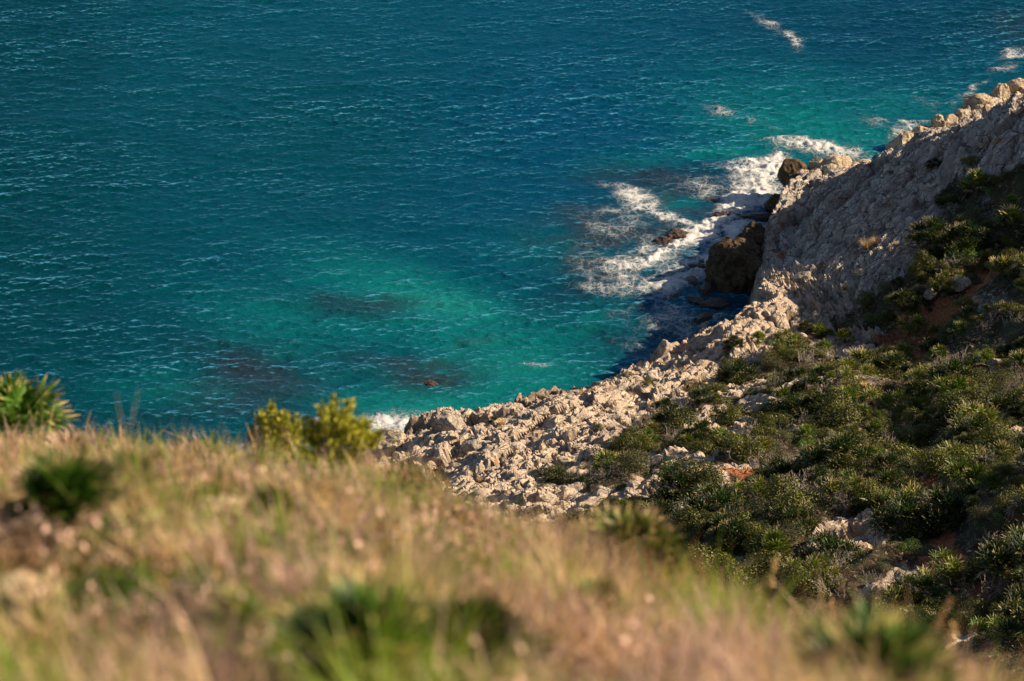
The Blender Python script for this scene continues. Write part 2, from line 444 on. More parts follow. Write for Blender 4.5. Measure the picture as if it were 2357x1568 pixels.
# foam density
F = np.zeros_like(X)
for a in [(1905,352,120,22,12,.75),(2110,300,90,14,-20,.45),(2040,290,50,16,0,.35),(2330,140,34,24,0,.5),(2320,180,40,12,0,.5),(2240,225,60,9,-25,.4),
          (1740,420,95,40,-12,.8),(1700,470,70,24,-15,1.1),(1760,455,40,22,-30,.9),(1640,530,90,20,-33,1.15),(1560,572,70,16,-25,1.1),(1500,600,110,26,-8,.65),
          (1720,520,60,24,-10,.65),(1440,470,80,20,22,.62),(1510,500,85,18,22,.65),(1480,570,90,30,-10,.5),(1450,640,110,34,0,.46),(1420,520,110,50,0,.34),(1380,590,90,40,0,.3),(1600,440,90,30,0,.4),(1580,520,60,12,10,.6),(1430,600,60,20,0,.45),(1560,640,60,20,-20,.5),
          (1640,600,70,22,-30,.55),(1590,700,70,34,20,.42),(1650,730,60,16,0,.45),(1480,720,60,60,0,.22),(1510,790,50,30,0,.25),(1700,580,50,20,0,.6),
          (1640,610,110,40,-30,.8),(1700,545,80,30,-30,.8),(1760,520,50,20,-20,.6),(1580,730,90,60,0,.42),(1660,800,60,40,0,.3),(1480,800,60,50,0,.22),(1790,400,60,26,-30,.9),
          (880,975,95,24,-5,.8),(930,990,50,14,0,.7),(760,965,50,14,0,.5),(1250,862,40,8,0,.45),
          (1740,40,22,40,-35,.40),(1790,90,22,34,-35,.42),(1680,250,50,20,15,.38),(1780,290,60,14,25,.32),(1700,395,90,14,0,.4),(2150,240,40,20,0,.25),(2200,120,60,20,0,.15)]:
    F = np.maximum(F, a[5] * blob(wpx, wpy, a[0], a[1], a[2], a[3], a[4]))
F2 = F * 1.12 + .12 * nb2 * (F > .05)
ds, _, _ = shore(X, Y)
F2 = np.maximum(F2, .5 * np.exp(-(ds / 1.1) ** 2) * (.6 + .5 * nb2) * (dist < 0))
F2 = np.clip(F2 * (1.0 + .4 * fbm(X * .5, Y * .8, 0, 3, 97)), 0, 1.3)
# body colour of the water: deep teal, bluer in the middle, turquoise over sand, brown-green over shallow reef
C = np.zeros(X.shape + (3,))
C[:] = (.0002, .049, .074)
def lay(m, c_):
    global C
    m = np.clip(m, 0, 1)[..., None]; C = C * (1 - m) + np.array(c_) * m
lay(.8 * sstep(700, 0, PX + 150 * nb), (.0002, .029, .034))  # darker left side: lens vignetting painted into the water colour
lay(.8 * blob(wpx, wpy, 1300, 330, 620, 300), (.0002, .043, .100))
lay(.85 * blob(wpx, wpy, 700, 300, 360, 240), (.0002, .043, .056))
lay(.7 * blob(wpx, wpy, 2000, 60, 500, 110), (.0002, .024, .050))
for a in [(1000,690,230,60,10,.9),(850,640,200,50,15,.6),(1080,790,220,60,15,.75),(1130,870,250,60,0,.75),(960,960,210,60,0,1.0),(1120,900,240,70,-8,.85),(1240,820,200,60,-20,.5),(700,720,220,50,10,.5),(1900,330,260,50,10,.6),(2080,250,160,40,0,.45),(1900,300,240,50,10,.8),(1700,360,170,26,5,.85),
          (620,780,160,60,10,.45),(400,900,160,50,0,.45),(1530,470,60,22,0,.8),(1400,730,60,30,-30,.7),(1750,200,200,60,0,.4),(1300,560,160,50,0,.35),(1450,380,130,30,0,.4)]:
    lay(a[5] * blob(wpx, wpy, *a[:5]), (.002, .135, .132))
lay(.55 * blob(wpx, wpy, 1000, 690, 120, 35, 10) + .5 * blob(wpx, wpy, 960, 965, 120, 35) + .35*blob(wpx,wpy,1160,860,130,30), (.010, .20, .175))
for a in [(980,890,90,26,0,.9),(760,700,140,24,5,.8),(850,690,120,12,0,.5),(560,850,150,70,10,.6),(650,960,200,30,0,.5),(860,830,140,30,15,.55),(1330,640,120,50,-10,.45),(1500,400,160,24,5,.75),(1520,440,150,26,0,.6),
          (1420,540,130,30,10,.7),(1330,600,100,30,0,.4),(1440,640,90,30,0,.4),(2330,60,130,50,0,.5),(1500,760,170,80,-20,.6),(560,860,120,60,0,.5),(700,990,160,30,0,.5),(1400,520,160,50,-5,.5),(1550,430,160,34,8,.6),(300,960,140,30,0,.4),(1290,690,90,36,-15,.4),(1000,860,160,40,0,.5)]:
    lay(a[5] * blob(wpx, wpy, *a[:5]) * (.75 + .5 * nb2), (.005, .022, .032))
for a in [(1500,430,150,26,6,.6),(1420,590,110,34,0,.6),(1560,480,110,24,0,.6),(1300,500,90,20,0,.35),(985,885,70,26,0,.7),(980,850,60,16,0,.4),(620,870,130,44,10,.55),(820,690,110,16,0,.4),(520,920,110,40,0,.4),(900,840,90,24,10,.4),(1080,800,70,14,0,.25),(1400,560,90,20,10,.6),(1490,540,70,18,-10,.85),(1350,520,50,14,0,.5),(1250,540,60,14,0,.35),(2330,80,70,24,0,.4),(1640,490,60,14,0,.7)]:
    lay(a[5] * blob(wpx, wpy, *a[:5]) * sstep(-.5, .3, nb2 + .25), (.026, .026, .030))
gust = .72 + .55 * sstep(-.5, .6, fbm(X * .022, Y * .05, 0, 3, 96)); fade = fade * gust
Z = fade * tile(hw, X, Y) + .24 * np.clip(F2, 0, 1) ** 1.5 * (fbm(X * 1.5, Y * 1.5, 0, 3, 90) + .6) * fade
lam = 1.2
co = np.stack([(X - lam * fade * tile(dxw, X, Y)).ravel(), (Y - lam * fade * tile(dyw, X, Y)).ravel(), Z.ravel()], 1)
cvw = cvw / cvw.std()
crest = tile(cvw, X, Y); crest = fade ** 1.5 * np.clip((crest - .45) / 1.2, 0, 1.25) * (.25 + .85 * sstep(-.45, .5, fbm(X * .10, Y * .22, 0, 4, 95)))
t = NT('sea_water')
P = t.pos()
Pd = t.mix(.9, P, t.noise(P, .9, 4, .55, out=1), 'ADD'); Pd = t.mix(.45, Pd, t.noise(P, 2.6, 3, .6, out=1), 'ADD')
fo = t.attr('foam')
v1 = t.vor(t.map(Pd, (1, .8, 1)), .95, 'DISTANCE_TO_EDGE'); v2 = t.vor(t.map(Pd, (1, .8, 1), (0,0,0), (3,8,0)), 2.6, 'DISTANCE_TO_EDGE')
nn = t.noise(P, 3.5, 5, .65); nf = t.noise(P, 14, 4, .7)
lace1 = t.math('SUBTRACT', 1.0, t.math('MULTIPLY', v1, 4.2)); lace2 = t.math('SUBTRACT', 1.0, t.math('MULTIPLY', v2, 2.6))
pat = t.math('ADD', t.math('MULTIPLY', t.math('MAXIMUM', lace1, t.math('MULTIPLY', lace2, .8)), .62), t.math('MULTIPLY', nn, .65))
m = t.math('ADD', t.math('MULTIPLY', fo, .95), t.math('SUBTRACT', pat, .98))
m = t.math('ADD', m, t.math('MULTIPLY', t.math('SUBTRACT', nf, .5), .8))
m = t.math('MULTIPLY', t.ss(m, -.06, .60), t.ss(fo, .03, .65, 0.0, 1.0))
soft = t.math('MULTIPLY', t.ss(t.math('ADD', fo, t.math('MULTIPLY', t.math('SUBTRACT', t.noise(P, .7, 4, .6), .5), .8)), .2, 1.1), .6)
bw = t.mix(t.math('MULTIPLY', t.attr('crest'), t.ss(t.noise(t.map(P, (.6, 1.6, 1), (0,0,R(-14))), 4.0, 4, .6), .32, .58)), t.attr('body', True), (.060, .25, .40))  # sky reflection along the wave crests, painted into the water colour as lighter blue
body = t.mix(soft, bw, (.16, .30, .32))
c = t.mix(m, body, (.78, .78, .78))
bh = t.math('ADD', t.noise(t.map(P, (1, 1.35, 1), (0,0,R(-14))), 3.0, 3, .62), t.math('MULTIPLY', t.noise(P, 9.0, 3, .6), .35))
bm = t.bump(bh, .09, .8)
bm2 = t.bump(t.math('MULTIPLY', m, nf), .25, .8, bm)
df = t.n('ShaderNodeBsdfDiffuse'); t.l(c, df.inputs[0]); t.l(bm2, df.inputs['Normal'])
gl = t.n('ShaderNodeBsdfGlossy'); gl.inputs[0].default_value = (.20, .55, .85, 1); gl.inputs['Roughness'].default_value = .07; t.l(bm2, gl.inputs['Normal'])
fr = t.n('ShaderNodeFresnel'); fr.inputs[0].default_value = 1.33; t.l(bm2, fr.inputs['Normal'])
mx = t.n('ShaderNodeMixShader'); t.l(t.math('MULTIPLY', fr.outputs[0], t.math('SUBTRACT', 1.0, m)), mx.inputs[0]); t.l(df.outputs[0], mx.inputs[1]); t.l(gl.outputs[0], mx.inputs[2])
M_sea = t.done(mx.outputs[0])
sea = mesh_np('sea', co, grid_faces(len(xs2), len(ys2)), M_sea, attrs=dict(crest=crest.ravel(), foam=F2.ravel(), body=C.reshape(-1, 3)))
tag(sea, kind='structure')

# ================================================================== NEAR HILL (the camera's own)
BR_PX = [-400, 0, 400, 850, 1350, 1700, 2357, 2800]
BR_PY = [955, 972, 1020, 1090, 1300, 1415, 1560, 1650]
BR_R = [25, 24, 23, 20, 15, 12, 10, 9]
BT = [math.tan(PITCH + math.atan((y - H0 / 2) / FP)) for y in BR_PY]
def near_z(x, y):
    r = np.hypot(x, y); yy = np.maximum(y, .3)
    px = W0 / 2 + FP * (x / yy) * .88
    px = np.clip(px, -400, 2800)
    tb = np.interp(px, BR_PX, BT); rb = np.interp(px, BR_PX, BR_R)
    cc = (tb * rb - 1.6); p = tb * rb / cc
    drop = 1.6 + cc * (r / rb) ** p + .06 * np.maximum(r - rb, 0) ** 2
    drop = np.where(drop > 40, 40 + (drop - 40) * 1.0, drop)
    back = 1.6 - .45 * np.maximum(-y, 0)
    f = sstep(-1, 1.5, y)
    z = H - (drop * f + back * (1 - f))
    return z + .10 * fbm(x * .7, y * .7, 0, 4, 80) + .28 * fbm(x * .22, y * .22, 0, 2, 81) * sstep(3, 12, r) - .12
xs3 = axis(-9, 7, .07, -60, 40, 1.2); ys3 = axis(1, 34, .08, -40, 60, 1.2)
X, Y = np.meshgrid(xs3, ys3)
Z = np.maximum(near_z(X, Y), -6)
t = NT('dry_hill_soil')
P = t.pos(); n1 = t.noise(P, 2.2, 5, .6); n2 = t.noise(P, 14, 5, .6)
c = t.mix(t.ss(n1, .4, .62), (.16, .075, .03), (.33, .14, .055)); c = t.mix(t.ss(n2, .5, .68), c, (.36, .26, .16))
M_hill = t.done(t.pbr(c, .95, .15, t.bump(n2, .05, .9)))
hill = mesh_np('near_hill_ground', np.stack([X.ravel(), Y.ravel(), Z.ravel()], 1), grid_faces(len(xs3), len(ys3)), M_hill)
tag(hill, kind='structure')

# ================================================================== MATERIALS for plants, twigs and stones
def leaf_mat(name, base, tip, var=.35, tip0=.55, tip1=.95, trans=.3, rough=.5):
    """colour runs from base to tip along each leaf (attribute 't'), every leaf varied by attribute 'rnd'"""
    t = NT(name)
    tt = t.math('ADD', t.attr('t'), t.math('MULTIPLY', t.math('SUBTRACT', t.attr('rnd'), .5), .5))
    c = t.mix(t.ss(tt, tip0, tip1), base, tip)
    f = t.math('ADD', 1 - var, t.math('MULTIPLY', t.attr('rnd'), 2 * var))
    c = t.mix(1.0, c, f, 'MULTIPLY')
    oi = t.n('ShaderNodeObjectInfo').outputs['Random']
    c = t.mix(1.0, c, t.math('ADD', .75, t.math('MULTIPLY', oi, .5)), 'MULTIPLY')
    d = t.pbr(c, rough, .35)
    tr = t.n('ShaderNodeBsdfTranslucent'); t.l(c, tr.inputs[0])
    mx = t.n('ShaderNodeMixShader'); mx.inputs[0].default_value = trans; t.l(d, mx.inputs[1]); t.l(tr.outputs[0], mx.inputs[2])
    return t.done(mx.outputs[0])
M_palm = leaf_mat('palm_leaf', (.070, .130, .008), (.36, .25, .11), .4, .66, 1.05)
M_palm2 = leaf_mat('palm_leaf_yellowing', (.085, .125, .008), (.40, .28, .13), .4, .55, 1.0)
M_palm3 = leaf_mat('palm_leaf_dark', (.018, .048, .005), (.28, .20, .09), .4, .66, 1.05)
M_dead = leaf_mat('dead_palm_leaf', (.13, .08, .04), (.42, .31, .20), .5, .3, 1.0)
M_mastic = leaf_mat('mastic_leaf', (.014, .026, .002), (.165, .160, .010), .5, .3, .9, .2)
M_bright = leaf_mat('bright_shrub_leaf', (.05, .11, .008), (.13, .20, .018), .4, .3, .9, .3)
M_grey = leaf_mat('grey_green_leaf', (.040, .048, .014), (.13, .12, .040), .4, .3, .9, .25)
M_straw = leaf_mat('straw', (.32, .18, .045), (.74, .53, .27), .5, .1, .8, .4)
M_pink = leaf_mat('dry_heath', (.22, .11, .06), (.68, .45, .36), .5, .1, .8, .35)
M_green = leaf_mat('green_grass', (.075, .20, .006), (.30, .38, .03), .45, .3, 1.0, .45)
M_euph = leaf_mat('euphorbia_leaf', (.10, .14, .012), (.42, .38, .03), .35, .2, .9, .35)
def plain(name, c1, c2, scale=6, rough=.9, dist=.02):
    t = NT(name); P = t.obj(); n = t.noise(P, scale, 5, .6)
    return t.done(t.pbr(t.mix(t.ss(n, .35, .65), c1, c2), rough, .2, t.bump(n, dist, .8)))
M_twig = plain('bleached_twig', (.20, .16, .13), (.46, .40, .35), 9)
M_bark = plain('brown_bark', (.06, .04, .025), (.15, .10, .06), 12)
def rock_mat(name, dark, mid, light, wet=0, iron=.3):
    t = NT(name); P = t.obj()
    oi = t.n('ShaderNodeObjectInfo').outputs['Random']
    off = t.n('ShaderNodeVectorMath', operation='ADD'); t.l(P, off.inputs[0])
    cb = t.n('ShaderNodeCombineXYZ'); t.l(t.math('MULTIPLY', oi, 37.0), cb.inputs[0]); t.l(cb.outputs[0], off.inputs[1]); P = off.outputs[0]
    n1 = t.noise(P, 1.6, 6, .62); n2 = t.noise(P, 7, 6, .65); vo = t.vor(t.mix(.4, P, t.noise(P, 1.5, 3, .6, out=1), 'ADD'), 2.2, 'DISTANCE_TO_EDGE')
    c = t.mix(t.ss(n1, .35, .65), mid, light); c = t.mix(t.ss(n2, .45, .30), c, dark)
    c = t.mix(t.math('MULTIPLY', t.ss(n1, .60, .72), iron), c, (.40, .18, .07))
    c = t.mix(t.ss(vo, .05, .0), c, dark)
    h = t.math('ADD', t.math('MULTIPLY', n2, .8), t.math('MULTIPLY', t.ss(vo, .0, .06), .25))
    return t.done(t.pbr(c, .35 if wet else .9, .4 if wet else .2, t.bump(h, .18, .9)))
M_rock = rock_mat('pale_limestone', (.17, .135, .105), (.34, .285, .23), (.52, .445, .365))
M_rocky = rock_mat('tan_limestone', (.20, .15, .10), (.40, .32, .22), (.54, .44, .31))
M_brown = rock_mat('brown_shore_rock', (.028, .018, .011), (.080, .052, .030), (.15, .10, .058), 0, .2)
M_wet = rock_mat('wet_black_rock', (.010, .008, .007), (.028, .020, .015), (.06, .042, .03), 1, .1)
M_reef = rock_mat('wet_reef_rock', (.02, .010, .006), (.045, .024, .014), (.09, .045, .024), 1, .15)
M_near = rock_mat('ochre_stone', (.30, .19, .10), (.50, .36, .20), (.66, .50, .32), 0, .5)

# ================================================================== PLANT MESHES (numpy arrays of quads)
class Q:
    def __init__(s): s.v = []; s.f = []; s.t = []; s.r = []; s.n = 0
    def add(s, v, f, t, r):
        s.v.append(v); s.f.append(np.asarray(f) + s.n); s.t.append(t); s.r.append(r); s.n += len(v)
    def merge(s, o, off=(0,0,0), sc_=1.0, rz=0.0):
        c, d = math.cos(rz), math.sin(rz)
        for v, f, t, r in zip(o.v, o.f, o.t, o.r):
            w_ = v * sc_; w_ = np.stack([w_[:,0]*c - w_[:,1]*d, w_[:,0]*d + w_[:,1]*c, w_[:,2]], 1) + np.array(off)
            s.v.append(w_); s.f.append(f + s.n); s.t.append(t); s.r.append(r)
        s.n += o.n
    def obj(s, name, mat, parent=None):
        return mesh_np(name, np.concatenate(s.v), np.concatenate(s.f), mat, False, dict(t=np.concatenate(s.t), rnd=np.concatenate(s.r)), parent)
    # merge keeps local indices right because o.f is already offset inside o
def nrm(v): return v / (np.linalg.norm(v, axis=-1, keepdims=True) + 1e-9)
def fan(q, base, direc, Lp, Lf, nseg, r, spread=115, droop=.25, wid=.055):
    """one fan leaf: petiole + folded segments radiating from its tip"""
    p = nrm(np.array(direc, float)); up = np.array([0, 0, 1.0])
    s = nrm(np.cross(p, up)) if abs(p[2]) < .97 else np.array([1.0, 0, 0])
    n = nrm(np.cross(s, p))
    hub = base + p * Lp + np.array([0, 0, -.06 * Lp])
    pw = .010 + .006 * Lp
    v = np.array([base - s*pw, base + s*pw, hub + s*pw*.7, hub - s*pw*.7]); q.add(v, [[0,1,2,3]], np.array([0,0,.2,.2]), np.full(4, r))
    a = np.radians(np.linspace(-spread, spread, nseg) + rng.uniform(-3, 3, nseg))
    L = Lf * (.72 + .28 * np.cos(a * .7)) * rng.uniform(.88, 1.08, nseg)
    tilt = .35
    dirs = np.cos(a)[:,None] * p + np.sin(a)[:,None] * s + n * (tilt * (1 - np.cos(a)))[:,None] * .5
    dirs = nrm(dirs)
    sd = nrm(np.cross(dirs, n))
    wv = wid * Lf * 1.1
    sg = np.where(np.arange(nseg) % 2 == 0, 1, -1)[:,None] * n * wv * .5
    b0 = hub + dirs * (L * .06)[:,None]
    m0 = hub + dirs * (L * .55)[:,None] + np.array([0,0,-1]) * (droop * .12 * L)[:,None]
    e0 = hub + dirs * L[:,None] + np.array([0,0,-1]) * (droop * .55 * L)[:,None]
    V = np.stack([b0 - sd*wv*.25, b0 + sd*wv*.25, m0 - sd*wv + sg, m0 + sd*wv - sg, e0 - sd*wv*.15, e0 + sd*wv*.15], 1)
    F = np.array([[0,1,3,2],[2,3,5,4]])[None] + (np.arange(nseg) * 6)[:,None,None]
    T = np.tile([0.1,0.1,.5,.5,1,1], nseg)
    rr = np.repeat(np.clip(r + rng.uniform(-.15, .15, nseg), 0, 1), 6)
    q.add(V.reshape(-1,3), F.reshape(-1,4), T, rr)
def palm_q(nf=26, Lp=.45, Lf=.34, h=.15, nseg=13, low=5, dead=10):
    g, d, st = Q(), Q(), Q()
    for i in range(nf):
        el = R(low + (88 - low) * ((i + .5) / nf) ** .75 + random.uniform(-8, 8)); az = i * 2.399 + random.uniform(-.3, .3)
        dr = (math.cos(az)*math.cos(el), math.sin(az)*math.cos(el), math.sin(el))
        fan(g, np.array([0,0,h*random.uniform(.6,1)]), dr, Lp*random.uniform(.8,1.15), Lf*random.uniform(.8,1.15), nseg, random.random())
    for i in range(dead):
        el = R(random.uniform(-25, 25)); az = random.uniform(0, 6.28)
        dr = (math.cos(az)*math.cos(el), math.sin(az)*math.cos(el), math.sin(el))
        fan(d, np.array([0,0,h*random.uniform(.4,.8)]), dr, Lp*random.uniform(.6,.95), Lf*random.uniform(.7,1.0), max(7, nseg-4), random.random(), 70, 1.0)
    tube(st, [(0,0,-.15), (0.01,0,h*.5), (0,0.01,h)], [.07, .08, .05], 7)
    return g, d, st
def tube(q, pts, rad, k=5, r=None):
    pts = np.array(pts, float); m = len(pts)
    dirs = np.gradient(pts, axis=0); dirs = nrm(dirs)
    a = np.linspace(0, 2*np.pi, k, endpoint=False)
    ref = np.array([.31, .17, .93]) if abs(dirs[0] @ np.array([.31,.17,.93])) < .9 else np.array([1.0, 0, 0])
    s = nrm(np.cross(dirs, ref)); u = np.cross(s, dirs)
    V = pts[:,None] + np.array(rad)[:,None,None] * (np.cos(a)[None,:,None]*s[:,None] + np.sin(a)[None,:,None]*u[:,None])
    F = []
    for i in range(m-1):
        for j in range(k):
            F.append([i*k+j, i*k+(j+1)%k, (i+1)*k+(j+1)%k, (i+1)*k+j])
    q.add(V.reshape(-1,3), F, np.repeat(np.linspace(0,1,m), k), np.full(m*k, random.random() if r is None else r))
def leaves(q, P, N_, size, aspect=.5, jit=.8, tv=None):
    """single-quad leaves (diamond) at P, facing roughly N_"""
    n = len(P); N_ = nrm(N_ + rng.normal(0, jit, (n,3)))
    a = nrm(np.cross(N_, rng.normal(size=(n,3)))); b = np.cross(N_, a)
    s = (size * rng.uniform(.6, 1.3, n))[:,None]
    V = np.stack([P, P + a*s*.5 + b*s*aspect*.5, P + a*s, P + a*s*.5 - b*s*aspect*.5], 1)
    F = np.arange(n*4).reshape(n,4)
    T = np.tile([0,.5,1,.5], n) if tv is None else np.repeat(tv, 4)
    q.add(V.reshape(-1,3), F, T, np.repeat(rng.random(n), 4))
def mound_q(n=2600, rx=.8, ry=.7, rz=.6, leaf=.075, lumps=9, aspect=.5, seed=0):
    g, b = Q(), Q()
    cs = rng.uniform(-1, 1, (lumps, 3)) * np.array([.62, .62, .3]) + np.array([0,0,.42]); rs = rng.uniform(.34, .55, lumps)
    cs = np.vstack([cs, [[0,0,.35]]]); rs = np.append(rs, .62)
    k = rng.integers(0, lumps+1, n); d = nrm(rng.normal(size=(n,3))); d[:,2] = np.abs(d[:,2]) * 1.0 - .15
    rr = rs[k] * (1 - .35 * rng.random(n)**2) * (1 + .18 * vnoise(d[:,0]*3+k*7, d[:,1]*3, d[:,2]*3, 5))
    P = cs[k] + nrm(d) * rr[:,None]
    P = P * np.array([rx, ry, rz]); ok = P[:,2] > 0.02; P = P[ok]; d = d[ok]
    leaves(g, P, nrm(d) + np.array([0,0,.4]), leaf, aspect, .55)
    for i in range(10):
        c = cs[i % len(cs)] * np.array([rx, ry, rz]); m = c * .5 + rng.normal(0, .05, 3)
        tube(b, [(0,0,-.1), m, c], [.03, .02, .008], 5)
    return g, b
def twigs_q(n0=7, L=.35, depth=4, spread=.55, rad=.014, up=.5):
    q = Q()
    def grow(p, d, L, r, k):
        n = 3; pts = [p]
        for i in range(n):
            d = nrm(d + rng.normal(0, .16, 3)); pts.append(pts[-1] + d * L / n)
        tube(q, pts, np.linspace(r, r*.65, n+1), 3)
        if k > 0:
            for _ in range(random.choice([2,2,3])):
                grow(pts[-1] if random.random() < .6 else pts[-2], nrm(d + rng.normal(0, spread, 3) + np.array([0,0,.08])), L*random.uniform(.6,.85), r*.65, k-1)
    for i in range(n0):
        az = random.uniform(0, 6.28)
        grow(np.array([0,0,-.05]), nrm(np.array([math.cos(az), math.sin(az), up + random.random()*.8])), L*random.uniform(.7,1.2), rad, depth)
    return q
def blades(q, bx, by, bz, L, wd, lean, rr, nseg=3, leanaz=None):
    """many grass blades at once; arrays of base positions"""
    n = len(bx); az = rng.uniform(0, 2*np.pi, n) if leanaz is None else leanaz
    dx, dy = np.cos(az), np.sin(az); fa = az + rng.uniform(-.8, .8, n) + np.pi/2
    sx, sy = np.cos(fa), np.sin(fa)
    rows = []
    for i in range(nseg + 1):
        t_ = i / nseg; w_ = wd * (1 - t_ ** 1.6 * .92) * .5
        hx = lean * L * t_ ** 1.7; hz = L * t_ * np.sqrt(np.clip(1 - (lean * t_) ** 2 * .8, .1, 1))
        cx, cy, cz = bx + dx*hx, by + dy*hx, bz + hz
        rows.append(np.stack([cx - sx*w_, cy - sy*w_, cz], 1)); rows.append(np.stack([cx + sx*w_, cy + sy*w_, cz], 1))
    V = np.stack(rows, 1)
    F = np.array([[2*i, 2*i+1, 2*i+3, 2*i+2] for i in range(nseg)])[None] + (np.arange(n) * (2*(nseg+1)))[:,None,None]
    T = np.tile(np.repeat(np.linspace(0,1,nseg+1), 2), n)
    q.add(V.reshape(-1,3), F.reshape(-1,4), T, np.repeat(rr, 2*(nseg+1)))

# ------------------------------------------------------------------ stones
_ico = {}
def ico(sub):
    if sub not in _ico:
        import bmesh
        bm = bmesh.new(); bmesh.ops.create_icosphere(bm, subdivisions=sub, radius=1)
        _ico[sub] = (np.array([v.co[:] for v in bm.verts]), np.array([[v.index for v in f.verts] for f in bm.faces])); bm.free()
    return _ico[sub]
def stone(name, mat, size, seed, cuts=14, cutlo=.62, rough=.08, sub=4, parent=None):
    v, f = ico(sub); r = np.random.default_rng(seed)
    v = v * (1 + .16 * vnoise(v[:,0]*1.3+seed, v[:,1]*1.3, v[:,2]*1.3, 3))[:,None]
    for i in range(cuts):
        n = nrm(r.normal(size=3)); c_ = r.uniform(cutlo, .95); d = v @ n
        v = v - np.outer(np.maximum(d - c_, 0), n)
    v = v * (1 + rough * (fbm(v[:,0]*3+seed*3, v[:,1]*3, v[:,2]*3, 4, 9)))[:,None]
    return mesh_np(name, v * np.array(size), f, mat, False, None, parent)

# ================================================================== THINGS ON THE COAST
def surf(px, py):
    """point of the finished coast seen at (px, py) of the photograph"""
    r_ = march(px, py, lambda x, y: gz(x, y), 60, 260, 1600)
    if r_ is None: r_ = march(px, py, lambda x, y: gz(x, y) , 60, 320, 1600)
    return r_
def copy_thing(src, loc, rz, s, name=None, tilt=(0, 0)):
    r_ = src.copy(); col.objects.link(r_)
    r_.location = loc; r_.rotation_euler = (tilt[0], tilt[1], rz); r_.scale = (s, s, s)
    for ch in src.children:
        c_ = ch.copy(); col.objects.link(c_); c_.parent = r_
    return r_
PROTO = {}
def proto_palm(key, mat, heads, **kw):
    g, d, st = Q(), Q(), Q()
    for (ox, oy, oz, s_) in heads:
        a, b, c_ = palm_q(**kw); rz = random.uniform(0, 6.28)
        g.merge(a, (ox, oy, oz), s_, rz); d.merge(b, (ox, oy, oz), s_, rz); (st.merge(c_, (ox, oy, oz), s_, rz) if st.n == 0 else None)
    e = empty('fan_palm', (0, 0, -500)); g.obj('leaf_crown', mat, e); d.obj('dead_leaves', M_dead, e); st.obj('stem', M_bark, e)
    PROTO[key] = e; return e
def proto_mound(key, name, mat, **kw):
    g, b = mound_q(**kw); e = empty(name, (0, 0, -500)); g.obj('foliage', mat, e); b.obj('branches', M_bark, e); PROTO[key] = e
proto_palm('p1', M_palm, [(0,0,0,1)], nf=30, dead=9)
proto_palm('p2', M_palm2, [(0,0,0,1)], nf=26, dead=12, Lf=.38)
proto_palm('p3', M_palm, [(0,0,0,1),(.55,.2,-.05,.8),(-.4,.4,0,.85)], nf=20, dead=7, nseg=11)
proto_palm('p4', M_palm3, [(0,0,0.3,.9),(.5,-.25,.12,.8),(-.5,.2,.12,.8),(.1,.55,.12,.8),(-.2,-.5,.1,.75),(.55,.4,0,.7),(-.6,-.35,0,.7)], nf=24, dead=6, nseg=10, low=12)
proto_palm('p5', M_palm2, [(0,0,0.1,1),(.7,.3,0,.9),(-.6,-.3,0,.85),(.2,-.6,0,.8)], nf=18, dead=7, nseg=10)
proto_mound('m1', 'mastic_shrub', M_mastic, n=5200, leaf=.062, rx=.95, ry=.85, rz=.75)
proto_mound('m2', 'mastic_shrub', M_mastic, n=5600, leaf=.062, rx=1.15, ry=.8, rz=.65, lumps=13)
proto_mound('b1', 'green_shrub', M_bright, n=3000, rx=.8, ry=.75, rz=.6, leaf=.065)
proto_mound('g1', 'grey_green_shrub', M_grey, n=3200, rx=.75, ry=.7, rz=.65, leaf=.06, lumps=11, aspect=.3)
e = empty('dead_shrub', (0, 0, -500)); twigs_q(8, .38, 4).obj('bare_branches', M_twig, e); PROTO['t1'] = e
e = empty('dead_shrub', (0, 0, -500)); twigs_q(5, .5, 4, .45, .018, .8).obj('bare_branches', M_twig, e); PROTO['t2'] = e
q = Q(); n_ = 260; a = rng.uniform(0, 6.28, n_); r0 = rng.uniform(0, .16, n_)
blades(q, r0*np.cos(a), r0*np.sin(a), np.full(n_, -.03), rng.uniform(.35, .7, n_), rng.uniform(.008, .014, n_), rng.uniform(.2, .8, n_), rng.random(n_), 3, a + rng.normal(0,.4,n_))
e = empty('dry_grass_tuft', (0, 0, -500)); q.obj('blades', M_straw, e); PROTO['d1'] = e
_used = set()
def place(key, px, py, s, label, cat, group=None, loc=None, rz=None):
    if loc is None:
        loc = surf(px, py)
        if loc is None: return None
    src = PROTO[key]
    rz = random.uniform(0, 6.28) if rz is None else rz
    loc = (float(loc[0]), float(loc[1]), float(gz(loc[0], loc[1])) - .05 * s)
    tl = (random.uniform(-.12, .12) - .10, random.uniform(-.12, .12) - .12)
    if key not in _used:
        _used.add(key); src.location = loc; src.rotation_euler = (tl[0], tl[1], rz); src.scale = (s, s, s); o = src
    else: o = copy_thing(src, loc, rz, s, tilt=tl)
    PLACED.append((loc[0], loc[1], s))
    return tag(o, label, cat, group)
PLACED = []
GP, GM, GB, GT, GD = 'dwarf fan palms on the bushy slope', 'dark mastic shrubs on the bushy slope', 'bright green shrubs on the bushy slope', 'bare dead shrubs on the slope', 'dry grass tufts among the rocks'
